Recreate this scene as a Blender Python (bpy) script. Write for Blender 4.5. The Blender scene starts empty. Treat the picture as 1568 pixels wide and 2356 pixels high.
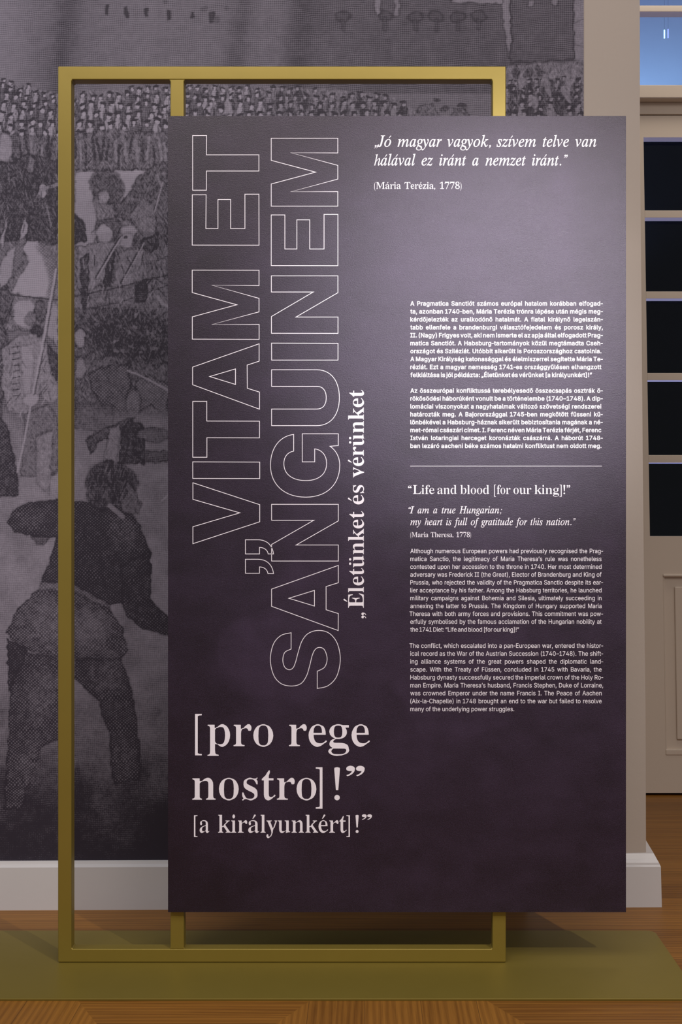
import bpy, bmesh, math, random
import numpy as np
from mathutils import Vector, Matrix
from mathutils.geometry import tessellate_polygon

SC = bpy.context.scene
COL = SC.collection

# ------------------------------------------------------------------ camera
# world: x right, y away from the viewer, z up; metres. Front of the gold frame is y = 0.
F, CX, CY, D, H = 2732.0, 840.0, 1180.0, 2.65, 1.009
cam_d = bpy.data.cameras.new('camera')
cam_d.sensor_fit = 'AUTO'
cam_d.sensor_width = 36.0
cam_d.lens = F / 2356.0 * 36.0
cam_d.shift_x = (784.0 - CX) / 2356.0
cam_d.shift_y = (CY - 1178.0) / 2356.0
cam_d.clip_start = 0.05
cam_o = bpy.data.objects.new('camera', cam_d)
COL.objects.link(cam_o)
cam_o.location = (0, -D, H)
cam_o.rotation_euler = (math.radians(90), 0, 0)
SC.camera = cam_o

# ------------------------------------------------------------------ light and exposure
SC.view_settings.view_transform = 'Standard'
SC.view_settings.look = 'None'
SC.view_settings.gamma = 1.0
SC.view_settings.use_curve_mapping = False
SC.view_settings.exposure = 0.0
world = bpy.data.worlds.new('room_air')
SC.world = world
world.use_nodes = True
world.node_tree.nodes['Background'].inputs[0].default_value = (1.0, 0.95, 0.95, 1)
world.node_tree.nodes['Background'].inputs[1].default_value = 0.26


def aim(o, target):
    d = Vector(target) - o.location
    o.rotation_euler = d.to_track_quat('-Z', 'Y').to_euler()


def spot(name, loc, target, watt, deg, blend, radius, col):
    l = bpy.data.lights.new(name, 'SPOT')
    l.energy = watt
    l.spot_size = math.radians(deg)
    l.spot_blend = blend
    l.shadow_soft_size = radius
    l.color = col
    o = bpy.data.objects.new(name, l)
    COL.objects.link(o)
    o.location = loc
    aim(o, target)
    return o


def area(name, loc, target, watt, sx, sy, col):
    l = bpy.data.lights.new(name, 'AREA')
    l.shape = 'RECTANGLE'
    l.size, l.size_y = sx, sy
    l.energy = watt
    l.color = col
    o = bpy.data.objects.new(name, l)
    COL.objects.link(o)
    o.location = loc
    aim(o, target)
    return o


spot('track_spot', (1.70, -2.60, 3.00), (-0.05, 0.0, 0.55), 215, 54, 1.0, 0.03, (1.0, 0.93, 0.87))
spot('gallery_spot', (0.95, -5.00, 2.66), (0.27, 0.0, 1.44), 780, 13.0, 1.0, 0.12, (0.95, 0.94, 1.0))
area('ceiling_light', (-0.2, -2.0, 3.4), (-0.1, -0.4, 0.0), 60, 2.6, 1.2, (1.0, 0.92, 0.86))
area('corridor_fill', (1.15, 0.85, 3.45), (1.05, 1.2, 0.0), 9, 0.7, 0.5, (1.0, 0.90, 0.78))  # unseen fill added above the passage to brighten the doors
area('side_fill', (-2.9, -1.0, 2.3), (-0.8, 0.4, 1.9), 20, 0.8, 1.4, (0.80, 0.88, 1.0))  # unseen bluish area light added for the mural's upper left glow
spot('blue_uplight', (1.45, 4.95, 2.3), (1.35, 4.60, 3.6), 84, 140, 0.8, 0.08, (0.40, 0.62, 1.0))
area('blue_floor_light', (1.5, 2.6, 0.25), (1.15, 1.70, 2.2), 34, 0.9, 0.4, (0.45, 0.5, 1.0))

# ------------------------------------------------------------------ helpers


def px(u, v, y):
    """point of the plane y under photograph pixel (u, v)"""
    k = (y + D) / F
    return Vector(((u - CX) * k, y, H - (v - CY) * k))


def zpx(v, y):
    return H - (v - CY) * (y + D) / F


def xpx(u, y):
    return (u - CX) * (y + D) / F


def link_mesh(name, me, mat=None, parent=None, **props):
    o = bpy.data.objects.new(name, me)
    COL.objects.link(o)
    if mat:
        me.materials.append(mat)
    if parent:
        o.parent = parent
    for k, v in props.items():
        o[k] = v
    return o


def mesh_of(name, verts, faces, mat=None, parent=None, smooth=False, **props):
    me = bpy.data.meshes.new(name)
    me.from_pydata([tuple(v) for v in verts], [], faces)
    me.update()
    if smooth:
        for p in me.polygons:
            p.use_smooth = True
    return link_mesh(name, me, mat, parent, **props)


def bm_obj(name, bm, mat=None, parent=None, **props):
    bmesh.ops.recalc_face_normals(bm, faces=bm.faces)
    me = bpy.data.meshes.new(name)
    bm.to_mesh(me)
    bm.free()
    return link_mesh(name, me, mat, parent, **props)


def add_box(bm, x0, x1, y0, y1, z0, z1, lean=0.0, zl=0.0):
    vs = []
    for z in (z0, z1):
        for y in (y0, y1):
            for x in (x0, x1):
                vs.append(bm.verts.new((x + lean * (z - zl), y, z)))
    for f in ((0, 1, 3, 2), (4, 6, 7, 5), (0, 4, 5, 1), (2, 3, 7, 6), (0, 2, 6, 4), (1, 5, 7, 3)):
        bm.faces.new([vs[i] for i in f])
    return vs


def add_prism(bm, poly, y0, y1):
    """extrude an (x, z) outline from y0 to y1"""
    a = [bm.verts.new((p[0], y0, p[1])) for p in poly]
    b = [bm.verts.new((p[0], y1, p[1])) for p in poly]
    bm.faces.new(a)
    bm.faces.new(b[::-1])
    n = len(poly)
    for i in range(n):
        j = (i + 1) % n
        bm.faces.new((a[j], a[i], b[i], b[j]))


def bevel(o, w, seg=3, ang=40):
    m = o.modifiers.new('bevel', 'BEVEL')
    m.width = w
    m.segments = seg
    m.limit_method = 'ANGLE'
    m.angle_limit = math.radians(ang)
    m.harden_normals = False
    for p in o.data.polygons:
        p.use_smooth = True
    w = o.modifiers.new('normals', 'WEIGHTED_NORMAL')
    w.keep_sharp = True
    return o


# ------------------------------------------------------------------ materials


def lin(r, g, b):
    def f(c):
        c /= 255.0
        return c / 12.92 if c <= 0.04045 else ((c + 0.055) / 1.055) ** 2.4
    return (f(r), f(g), f(b), 1.0)


class NT:
    def __init__(self, name):
        self.m = bpy.data.materials.new(name)
        self.m.use_nodes = True
        self.t = self.m.node_tree
        self.b = self.t.nodes['Principled BSDF']

    def n(self, kind, **kw):
        nd = self.t.nodes.new(kind)
        for k, v in kw.items():
            setattr(nd, k, v)
        return nd

    def l(self, a, b):
        self.t.links.new(a, b)

    def val(self, sock, x):
        if hasattr(x, 'is_linked'):
            self.l(x, sock)
        else:
            sock.default_value = x

    def math(self, op, a, b=0.0, c=None, clamp=False):
        nd = self.n('ShaderNodeMath', operation=op, use_clamp=clamp)
        self.val(nd.inputs[0], a)
        self.val(nd.inputs[1], b)
        if c is not None:
            self.val(nd.inputs[2], c)
        return nd.outputs[0]

    def noise(self, vec, scale, detail=3.0, rough=0.55):
        nd = self.n('ShaderNodeTexNoise')
        if vec is not None:
            self.l(vec, nd.inputs['Vector'])
        nd.inputs['Scale'].default_value = scale
        nd.inputs['Detail'].default_value = detail
        nd.inputs['Roughness'].default_value = rough
        return nd.outputs['Fac']

    def mapping(self, vec, scale=(1, 1, 1), loc=(0, 0, 0)):
        nd = self.n('ShaderNodeMapping')
        self.l(vec, nd.inputs['Vector'])
        nd.inputs['Scale'].default_value = scale
        nd.inputs['Location'].default_value = loc
        return nd.outputs[0]

    def mix(self, fac, a, b):
        nd = self.n('ShaderNodeMix', data_type='RGBA')
        self.val(nd.inputs[0], fac)
        self.val(nd.inputs[6], a)
        self.val(nd.inputs[7], b)
        return nd.outputs[2]

    def obj(self):
        return self.n('ShaderNodeTexCoord').outputs['Object']

    def bump(self, height, strength, dist):
        nd = self.n('ShaderNodeBump')
        nd.inputs['Strength'].default_value = strength
        nd.inputs['Distance'].default_value = dist
        self.l(height, nd.inputs['Height'])
        self.l(nd.outputs[0], self.b.inputs['Normal'])

    def set(self, **kw):
        for k, v in kw.items():
            self.val(self.b.inputs[k.replace('_', ' ')], v)
        return self


def paint_mat(name, c0, c1, rough, scale=6.0, bump_scale=90.0, bump=0.15):
    t = NT(name)
    o = t.obj()
    t.set(Base_Color=t.mix(t.noise(o, scale, 4), c0, c1), Roughness=rough)
    t.bump(t.noise(o, bump_scale, 3), bump, 0.002)
    return t.m


M_WALL = paint_mat('cream_wall_paint', (0.45, 0.382, 0.335, 1), (0.475, 0.404, 0.353, 1), 0.85, 5)
M_BASE = paint_mat('white_skirting_paint', (0.60, 0.575, 0.58, 1), (0.64, 0.61, 0.615, 1), 0.42, 4, 60, 0.08)
M_DOOR = paint_mat('ivory_door_paint', (0.62, 0.52, 0.43, 1), (0.66, 0.56, 0.465, 1), 0.45, 3, 40, 0.06)
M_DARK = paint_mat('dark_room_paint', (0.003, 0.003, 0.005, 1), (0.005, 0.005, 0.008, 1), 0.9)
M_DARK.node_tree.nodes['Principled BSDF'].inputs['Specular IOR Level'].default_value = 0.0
M_CEIL = paint_mat('back_room_ceiling_paint', (0.62, 0.64, 0.68, 1), (0.66, 0.68, 0.72, 1), 0.9)


def gold_mat(name, c0, c1, rough, metal):
    t = NT(name)
    o = t.obj()
    t.set(Base_Color=t.mix(t.noise(o, 14, 3), c0, c1), Metallic=metal, Roughness=rough)
    t.bump(t.noise(o, 1500, 2), 0.06, 0.0006)
    return t.m


M_GOLD = gold_mat('gold_lacquered_steel', (0.255, 0.188, 0.033, 1), (0.28, 0.206, 0.037, 1), 0.38, 0.40)
M_PLATE = gold_mat('olive_gold_lacquered_plate', (0.215, 0.160, 0.028, 1), (0.235, 0.175, 0.032, 1), 0.45, 0.40)

# oak: the UV map runs along the grain, one plank colour per 0.115 m across the grain
t = NT('oak_parquet')
uv = t.n('ShaderNodeUVMap').outputs[0]
sep = t.n('ShaderNodeSeparateXYZ')
t.l(uv, sep.inputs[0])
plank = t.math('FLOOR', t.math('DIVIDE', sep.outputs[1], 0.115))
wn = t.n('ShaderNodeTexWhiteNoise', noise_dimensions='1D')
t.l(plank, wn.inputs['W'])
shift = t.n('ShaderNodeCombineXYZ')
t.l(t.math('MULTIPLY', wn.outputs[0], 7.0), shift.inputs[0])
va = t.n('ShaderNodeVectorMath', operation='ADD')
t.l(uv, va.inputs[0])
t.l(shift.outputs[0], va.inputs[1])
g1 = t.noise(t.mapping(va.outputs[0], (2.2, 34, 1)), 1.0, 5, 0.6)
g2 = t.noise(t.mapping(va.outputs[0], (9, 420, 1)), 1.0, 2, 0.6)
wv = t.n('ShaderNodeTexWave', wave_type='BANDS', bands_direction='Y')
t.l(t.mapping(va.outputs[0], (1.3, 22, 1)), wv.inputs['Vector'])
wv.inputs['Scale'].default_value = 1.0
wv.inputs['Distortion'].default_value = 9.0
wv.inputs['Detail'].default_value = 2.0
wv.inputs['Detail Scale'].default_value = 0.8
fig = t.math('ADD', t.math('MULTIPLY', g1, 0.55), t.math('MULTIPLY', wv.outputs['Fac'], 0.25))
fig = t.math('ADD', fig, t.math('MULTIPLY', t.math('SUBTRACT', g2, 0.5), 0.55))
fig = t.math('ADD', fig, t.math('MULTIPLY', t.math('SUBTRACT', wn.outputs[0], 0.5), 0.30), clamp=True)
seam = t.math('PINGPONG', sep.outputs[1], 0.0575)
seam = t.math('LESS_THAN', seam, 0.0006)
colr = t.mix(fig, (0.11, 0.040, 0.006, 1), (0.37, 0.162, 0.027, 1))
colr = t.mix(t.math('MULTIPLY', seam, 0.7), colr, (0.05, 0.022, 0.008, 1))
t.set(Base_Color=colr, Roughness=0.45, Specular_IOR_Level=0.3)
t.bump(g2, 0.08, 0.001)
M_OAK = t.m

# glass: a clear sheet with a reflecting surface
t = NT('window_glass')
gl = t.n('ShaderNodeBsdfGlossy')
gl.inputs['Roughness'].default_value = 0.02
gl.inputs['Color'].default_value = (0.9, 0.95, 1.0, 1)
tr = t.n('ShaderNodeBsdfTransparent')
tr.inputs['Color'].default_value = (0.85, 0.9, 0.95, 1)
fr = t.n('ShaderNodeLayerWeight')
fr.inputs['Blend'].default_value = 0.5
refl = t.math('ADD', t.math('MULTIPLY', t.math('POWER', fr.outputs['Facing'], 5.0), 0.8), 0.012)
ms = t.n('ShaderNodeMixShader')
t.l(refl, ms.inputs[0])
t.l(tr.outputs[0], ms.inputs[1])
t.l(gl.outputs[0], ms.inputs[2])
t.l(ms.outputs[0], t.t.nodes['Material Output'].inputs['Surface'])
M_GLASS = t.m

t = NT('lamp_tube_light')
t.set(Emission_Color=(0.45, 0.8, 1.0, 1), Emission_Strength=2.6)
M_LAMP = t.m
t = NT('lamp_tube_light_violet')
t.set(Emission_Color=(0.35, 0.42, 1.0, 1), Emission_Strength=1.1)
M_LAMP2 = t.m

# engraving: 'ink' = (tone, share of dot net, share of scribble); UV in print pixels
t = NT('engraved_wallpaper_print')
uv = t.n('ShaderNodeUVMap').outputs[0]
at = t.n('ShaderNodeAttribute', attribute_name='ink')
sc_ = t.n('ShaderNodeSeparateColor')
t.l(at.outputs['Color'], sc_.inputs[0])
tone, dots, scrib = sc_.outputs[0], sc_.outputs[1], sc_.outputs[2]
sp = t.n('ShaderNodeSeparateXYZ')
t.l(uv, sp.inputs[0])
U, V = sp.outputs[0], sp.outputs[1]
w1 = t.noise(t.mapping(uv, (1 / 60, 1 / 40, 1)), 1.0, 2)
w2 = t.noise(t.mapping(uv, (1 / 5.5, 1 / 6.5, 1)), 1.0, 3, 0.65)
w3 = t.noise(t.mapping(uv, (1 / 17, 1 / 20, 1)), 1.0, 3, 0.6)
ph = t.math('MULTIPLY', w1, 16.0)
la = t.math('SINE', t.math('ADD', t.math('MULTIPLY', V, 6.2832 / 4.3), ph))
lb = t.math('SINE', t.math('ADD', t.math('MULTIPLY', U, 6.2832 / 4.6), t.math('MULTIPLY', ph, 0.6)))
lines = t.math('ADD', t.math('MULTIPLY', la, 0.62), t.math('MULTIPLY', lb, 0.38))
da = t.math('SINE', t.math('ADD', t.math('ADD', t.math('MULTIPLY', U, 0.80), t.math('MULTIPLY', V, 0.86)), t.math('MULTIPLY', ph, 1.2)))
db = t.math('SINE', t.math('ADD', t.math('SUBTRACT', t.math('MULTIPLY', U, 0.80), t.math('MULTIPLY', V, 0.92)), t.math('MULTIPLY', ph, -1.2)))
dotp = t.math('SUBTRACT', t.math('MULTIPLY', t.math('MULTIPLY', t.math('ADD', da, 1.0), t.math('ADD', db, 1.0)), 0.42), 0.45)
def strokes(ang):
    r = t.n('ShaderNodeVectorRotate', rotation_type='Z_AXIS')
    t.l(uv, r.inputs['Vector'])
    r.inputs['Angle'].default_value = ang
    return t.noise(t.mapping(r.outputs[0], (1 / 3.6, 1 / 15, 1)), 1.0, 2, 0.6)


sw = t.math('MULTIPLY', t.math('SUBTRACT', w3, 0.42), 8.0, clamp=True)
st_ = t.math('ADD', t.math('MULTIPLY', strokes(0.5), sw), t.math('MULTIPLY', strokes(-0.35), t.math('SUBTRACT', 1.0, sw)))
scp = t.math('MULTIPLY', t.math('ADD', t.math('SUBTRACT', st_, 0.5), t.math('MULTIPLY', t.math('SUBTRACT', w2, 0.5), 0.6)), 5.0)
pl = t.math('MULTIPLY', t.math('MULTIPLY', lines, 0.8), t.math('SUBTRACT', 1.0, t.math('ADD', dots, scrib), clamp=True))
pat = t.math('ADD', pl, t.math('ADD', t.math('MULTIPLY', dotp, dots), t.math('MULTIPLY', scp, scrib)))
tv = t.math('ADD', tone, t.math('MULTIPLY', t.math('SUBTRACT', w3, 0.5), 0.10))
tv = t.math('ADD', t.math('MULTIPLY', t.math('SUBTRACT', tv, 0.5), 1.3), 0.40)
cov = t.math('ADD', t.math('MULTIPLY', pat, 0.30), tv, clamp=True)
colr = t.mix(cov, (0.020, 0.0135, 0.027, 1), (0.33, 0.295, 0.365, 1))
t.set(Base_Color=colr, Roughness=0.7)
M_MURAL = t.m

# printed panel: coarse pearlescent canvas, dark purple print
t = NT('purple_printed_panel')
o = t.obj()
at = t.n('ShaderNodeAttribute', attribute_name='ink')
w = t.noise(t.mapping(o, (9, 9, 14)), 1.0, 5, 0.6)
fine = t.noise(t.mapping(o, (430, 430, 760)), 1.0, 2, 0.7)
weave = t.noise(t.mapping(o, (150, 150, 640)), 1.0, 3, 0.6)
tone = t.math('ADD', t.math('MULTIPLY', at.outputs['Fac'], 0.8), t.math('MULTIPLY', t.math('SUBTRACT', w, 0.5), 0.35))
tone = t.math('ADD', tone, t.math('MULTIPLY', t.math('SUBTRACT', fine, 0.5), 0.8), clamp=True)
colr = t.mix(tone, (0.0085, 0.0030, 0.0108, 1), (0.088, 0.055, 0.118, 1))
t.set(Base_Color=colr, Roughness=0.40, Specular_IOR_Level=0.6, Specular_Tint=(0.97, 0.94, 1.0, 1))
t.bump(t.math('ADD', t.math('MULTIPLY', fine, 1.0), t.math('MULTIPLY', weave, 0.5)), 0.52, 0.0008)
M_PANEL = t.m
t = NT('panel_edge_board')
t.set(Base_Color=(0.03, 0.025, 0.035, 1), Roughness=0.4)
M_EDGE = t.m
t = NT('white_print_ink')
t.set(Base_Color=t.mix(t.noise(t.obj(), 250, 2), (0.92, 0.87, 0.96, 1), (0.95, 0.90, 0.98, 1)), Roughness=0.5)
M_INK = t.m

S = {'kind': 'structure'}

# ------------------------------------------------------------------ floor


def floor_build():
    V, Fc, UV = [], [], []

    def poly(pts, ang, off):
        i = len(V)
        c, s = math.cos(ang), math.sin(ang)
        for x, y in pts:
            V.append((x, y, 0.0))
            UV.append((x * c + y * s + off * 1.37, -x * s + y * c + off * 0.731))
        Fc.append(list(range(i, i + len(pts))))

    yb = 0.06          # border of long boards from here to the wall
    poly([(-3.6, yb), (3.2, yb), (3.2, 5.2), (-3.6, 5.2)], 0.0, 0.0)
    # mitred field in front: boards across and boards lengthwise meet on slanting joints
    joints = []        # (x at y = -0.2, x at y = -0.56)
    x = -0.576 - 0.845 * 4
    P = 0.845
    for k in range(9):
        joints.append((x, -0.2))
        x += P
    yt, ym = yb, -0.56
    sl = 0.57

    def jl(xc, y):     # joint falling to the right towards the viewer
        return xc + sl * (-0.2 - y)

    def jr(xc, y):     # joint falling to the left towards the viewer
        return xc - sl * (-0.2 - y)
    for k in range(8):
        a = -0.590 + P * (k - 4)
        b = a + 0.473
        c = a + P
        poly([(jl(a, ym), ym), (jr(b, ym), ym), (jr(b, yt), yt), (jl(a, yt), yt)], 0.0, k * 3 + 1)
        poly([(jr(b, ym), ym), (jl(c, ym), ym), (jl(c, yt), yt), (jr(b, yt), yt)], math.pi / 2, k * 3 + 2)
    poly([(-3.6, -6.5), (3.2, -6.5), (3.2, ym), (-3.6, ym)], 0.0, 40)
    me = bpy.data.meshes.new('floor')
    me.from_pydata(V, [], Fc)
    uvl = me.uv_layers.new(name='grain')
    for li, lp in enumerate(me.loops):
        uvl.data[li].uv = UV[lp.vertex_index]
    return link_mesh('floor', me, M_OAK, None, **S)


floor_build()

# ------------------------------------------------------------------ wall behind the stand
WS = 0.0148


def wy(x):
    return 0.385 + WS * (x + 0.674)


def wall_end(z):      # the free end of the wall leans a little
    pts = [(0.0, 0.7225), (0.20, 0.7215), (0.50, 0.7205), (1.01, 0.7145), (1.6, 0.7095), (2.0, 0.7060), (3.6, 0.7045)]
    for (z0, x0), (z1, x1) in zip(pts, pts[1:]):
        if z <= z1:
            return x0 + (x1 - x0) * (z - z0) / (z1 - z0)
    return pts[-1][1]


zs = [0, 0.2, 0.5, 1.01, 1.6, 2.0, 3.6]
bm = bmesh.new()
fr_, bk_ = [], []
for z in zs:
    e = wall_end(z)
    fr_.append([bm.verts.new((-3.4, wy(-3.4), z)), bm.verts.new((e, wy(e), z))])
    bk_.append([bm.verts.new((-3.4, wy(-3.4) + 0.22, z)), bm.verts.new((e, wy(e) + 0.22, z))])
for i in range(len(zs) - 1):
    bm.faces.new((fr_[i][0], fr_[i][1], fr_[i + 1][1], fr_[i + 1][0]))
    bm.faces.new((bk_[i][1], bk_[i][0], bk_[i + 1][0], bk_[i + 1][1]))
    bm.faces.new((fr_[i][1], bk_[i][1], bk_[i + 1][1], fr_[i + 1][1]))
    bm.faces.new((bk_[i][0], fr_[i][0], fr_[i + 1][0], bk_[i + 1][0]))
bm.faces.new((fr_[0][0], bk_[0][0], bk_[0][1], fr_[0][1]))
bm.faces.new((fr_[-1][0], fr_[-1][1], bk_[-1][1], bk_[-1][0]))
wb = bm_obj('wall_back', bm, M_WALL, None, **S)

# skirting of the wall: straight run, and the moulded end block round the wall's free end
xe = 0.50
prof = [(0.0, 0.0), (0.018, 0.0), (0.018, 0.1085), (0.013, 0.1120), (0.008, 0.1130), (0.006, 0.1205), (0.0, 0.1215)]
bm = bmesh.new()
rows = []
for x in (-3.4, xe):
    rows.append([bm.verts.new((x, wy(x) - a, b)) for a, b in prof])
for i in range(len(prof) - 1):
    bm.faces.new((rows[0][i], rows[1][i], rows[1][i + 1], rows[0][i + 1]))
bm.faces.new(rows[0])
bm.faces.new(rows[1][::-1])
bb = bm_obj('baseboard_back', bm, M_BASE, None, **S)
bm = bmesh.new()
prof2 = [(0.018, 0.0), (0.018, 0.1035), (0.0135, 0.1065), (0.0125, 0.1125), (0.006, 0.1200), (0.0, 0.1310), (-0.004, 0.166)]
side = [(0.036, 0.0), (0.0335, 0.1035), (0.0325, 0.1065), (0.0300, 0.1125), (0.0255, 0.1210), (0.0195, 0.1330), (-0.001, 0.168)]
secs = []
for k in range(3):
    sec = []
    for (a, b), (c, d) in zip(prof2, side):
        e = wall_end(0.1)
        xq = e + c
        if k == 0:
            sec.append(bm.verts.new((xe, wy(xe) - a, b)))
        elif k == 1:
            sec.append(bm.verts.new((xq, wy(e) - a, d)))
        else:
            sec.append(bm.verts.new((xq, wy(e) + 0.22, d)))
    secs.append(sec)
for k in range(2):
    for i in range(len(prof2) - 1):
        bm.faces.new((secs[k][i], secs[k + 1][i], secs[k + 1][i + 1], secs[k][i + 1]))
cap = bm.verts.new((xe, wy(xe), 0.0))
bm.faces.new([cap] + secs[0])
bb2 = bm_obj('baseboard_end', bm, M_BASE, None, **S)

# ------------------------------------------------------------------ engraved mural on the wall
rng = np.random.default_rng(7)
U0, U1, V0, V1 = -480.0, 1342.0, -230.0, 1984.0
# fine where the print shows past the stand, coarser elsewhere
gu = np.concatenate([np.arange(U0, -24, 6.0), np.arange(-24, 402, 1.8), np.arange(402, U1, 2.2), [U1]])
gv = np.concatenate([np.arange(V0, -12, 6.0), np.arange(-12, 420, 1.8), np.arange(420, V1, 2.2), [V1]])
GU, GV = np.meshgrid(gu, gv)


def vnoise(scale, seed):
    r = np.random.default_rng(seed)
    nx, ny = int((U1 - U0) / scale) + 3, int((V1 - V0) / scale) + 3
    g = r.random((ny, nx))
    a = (GU - U0) / scale
    b = (GV - V0) / scale
    i, j = a.astype(int), b.astype(int)
    fa, fb = a - i, b - j
    fa, fb = fa * fa * (3 - 2 * fa), fb * fb * (3 - 2 * fb)
    return ((g[j, i] * (1 - fa) + g[j, i + 1] * fa) * (1 - fb) + (g[j + 1, i] * (1 - fa) + g[j + 1, i + 1] * fa) * fb) - 0.5


WUx = GU + 6 * vnoise(9, 1) + 5 * vnoise(40, 2)
WVy = GV + 6 * vnoise(9, 3) + 5 * vnoise(40, 4)
FUx = GU + 4 * vnoise(6, 11)
FVy = GV + 4 * vnoise(6, 12)
tone = np.full(GU.shape, 0.47)
dots = np.zeros(GU.shape)
scrb = np.zeros(GU.shape)


def sub(u0, u1, v0, v1):
    i0, i1 = np.searchsorted(gu, u0 - 14), np.searchsorted(gu, u1 + 14)
    j0, j1 = np.searchsorted(gv, v0 - 14), np.searchsorted(gv, v1 + 14)
    return np.s_[j0:j1, i0:i1]


def put(s, m, tn, d, sc, mode='set'):
    tone[s] = tone[s] * (1 - m) + tn * m
    dots[s] = dots[s] * (1 - m) + d * m
    scrb[s] = scrb[s] * (1 - m) + sc * m


def ell(u, v, ru, rv, tn, d=0.0, sc=0.0, rot=0.0, a=1.0, soft=0.25, fine=False):
    r = max(ru, rv) + 6
    s = sub(u - r, u + r, v - r, v + r)
    x, y = (FUx[s] - u, FVy[s] - v) if fine else (WUx[s] - u, WVy[s] - v)
    c, q = math.cos(rot), math.sin(rot)
    e = np.sqrt(((x * c + y * q) / ru) ** 2 + ((-x * q + y * c) / rv) ** 2)
    put(s, a * np.clip((1 - e) / soft + 0.5, 0, 1), tn, d, sc)
    if min(ru, rv) > 10 and soft < 0.5 and a > 0.75:
        tone[s] -= 0.15 * a * np.exp(-((e - 1) * min(ru, rv) / 2.2) ** 2)


def poly(pts, tn, d=0.0, sc=0.0, a=1.0):
    P_ = np.array(pts, float)
    s = sub(P_[:, 0].min(), P_[:, 0].max(), P_[:, 1].min(), P_[:, 1].max())
    x, y = WUx[s], WVy[s]
    ins = np.zeros(x.shape, bool)
    dist = np.full(x.shape, 1e9)
    n = len(P_)
    for i in range(n):
        x0, y0 = P_[i]
        x1, y1 = P_[(i + 1) % n]
        cr = ((y0 > y) != (y1 > y)) & (x < (x1 - x0) * (y - y0) / (y1 - y0 + 1e-9) + x0)
        ins ^= cr
        L2 = (x1 - x0) ** 2 + (y1 - y0) ** 2 + 1e-9
        tt = np.clip(((x - x0) * (x1 - x0) + (y - y0) * (y1 - y0)) / L2, 0, 1)
        dist = np.minimum(dist, np.hypot(x - x0 - tt * (x1 - x0), y - y0 - tt * (y1 - y0)))
    sd = np.where(ins, dist, -dist)
    put(s, a * np.clip(sd / 3 + 0.5, 0, 1), tn, d, sc)
    tone[s] -= 0.15 * a * np.exp(-(sd / 2.4) ** 2)


def stroke(pts, w, tn, a=1.0, sc=0.2):
    for (x0, y0), (x1, y1) in zip(pts, pts[1:]):
        s = sub(min(x0, x1), max(x0, x1), min(y0, y1), max(y0, y1))
        x, y = GU[s] + 0.25 * (WUx[s] - GU[s]), GV[s] + 0.25 * (WVy[s] - GV[s])
        L2 = (x1 - x0) ** 2 + (y1 - y0) ** 2 + 1e-9
        tt = np.clip(((x - x0) * (x1 - x0) + (y - y0) * (y1 - y0)) / L2, 0, 1)
        dd = np.hypot(x - x0 - tt * (x1 - x0), y - y0 - tt * (y1 - y0))
        put(s, a * np.clip((w / 2 - dd) / 2 + 0.5, 0, 1), tn, 0.0, sc)


# hatched walls of a town at the top
tone += 0.20 * np.clip((90 - GU) / 140, 0, 1) * (GV < 215)  # glow from the left painted into the print tone
sky = GV < 215
for (c, w_, a_) in ((160, 34, -.16), (560, 26, -.12), (700, 34, -.13), (330, 60, .03), (800, 60, .02)):
    tone += a_ * np.exp(-((GU - c + 0.12 * GV) / w_) ** 2) * sky
tone -= 0.12 * np.clip((GU - 640) / 120, 0, 1) * (GV < 215)
for (a0, a1, b0, b1) in ((243, 249, 12, 35), (288, 294, 14, 38), (334, 340, 20, 40), (386, 392, 25, 48), (440, 446, 28, 42), (484, 492, 30, 52)):
    poly([(a0, b0), (a1, b0), (a1, b1), (a0, b1)], 0.22)
for (a0, b0) in ((470, 22), (525, 18), (380, 4), (498, 48)):
    ell(a0, b0, 8, 7, 0.34, a=0.8)
poly([(858, -230), (874, -230), (874, 30), (862, 38)], 0.62)
poly([(905, -230), (918, -230), (918, 36), (906, 38)], 0.55)
poly([(1020, -230), (1156, -230), (1156, 10), (1112, 9), (1040, 2)], 0.66, 0, 0.3)
for c in (790, 885, 955, 1003, 1054, 1102):
    ell(c, 38, 17, 12, 0.30, a=0.8)
    poly([(c - 4, 44), (c + 4, 44), (c + 3, 72), (c - 3, 70)], 0.34, a=0.7)
poly([(1155, -230), (1174, -230), (1174, 132), (1163, 100), (1157, 40)], 0.62)
poly([(1175, -230), (1320, -230), (1320, 138), (1250, 142), (1175, 145)], 0.36)
poly([(1214, 0), (1226, 0), (1226, 12), (1214, 12)], 0.6)
poly([(1270, 0), (1284, 0), (1284, 14), (1270, 12)], 0.6)
poly([(1320, -230), (1346, -230), (1346, 142), (1320, 138)], 0.64, 0, 0.3)
stroke([(1322, 52), (1342, 44)], 2.5, 0.46)
stroke([(1322, 103), (1342, 108)], 2.5, 0.46)

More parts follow.
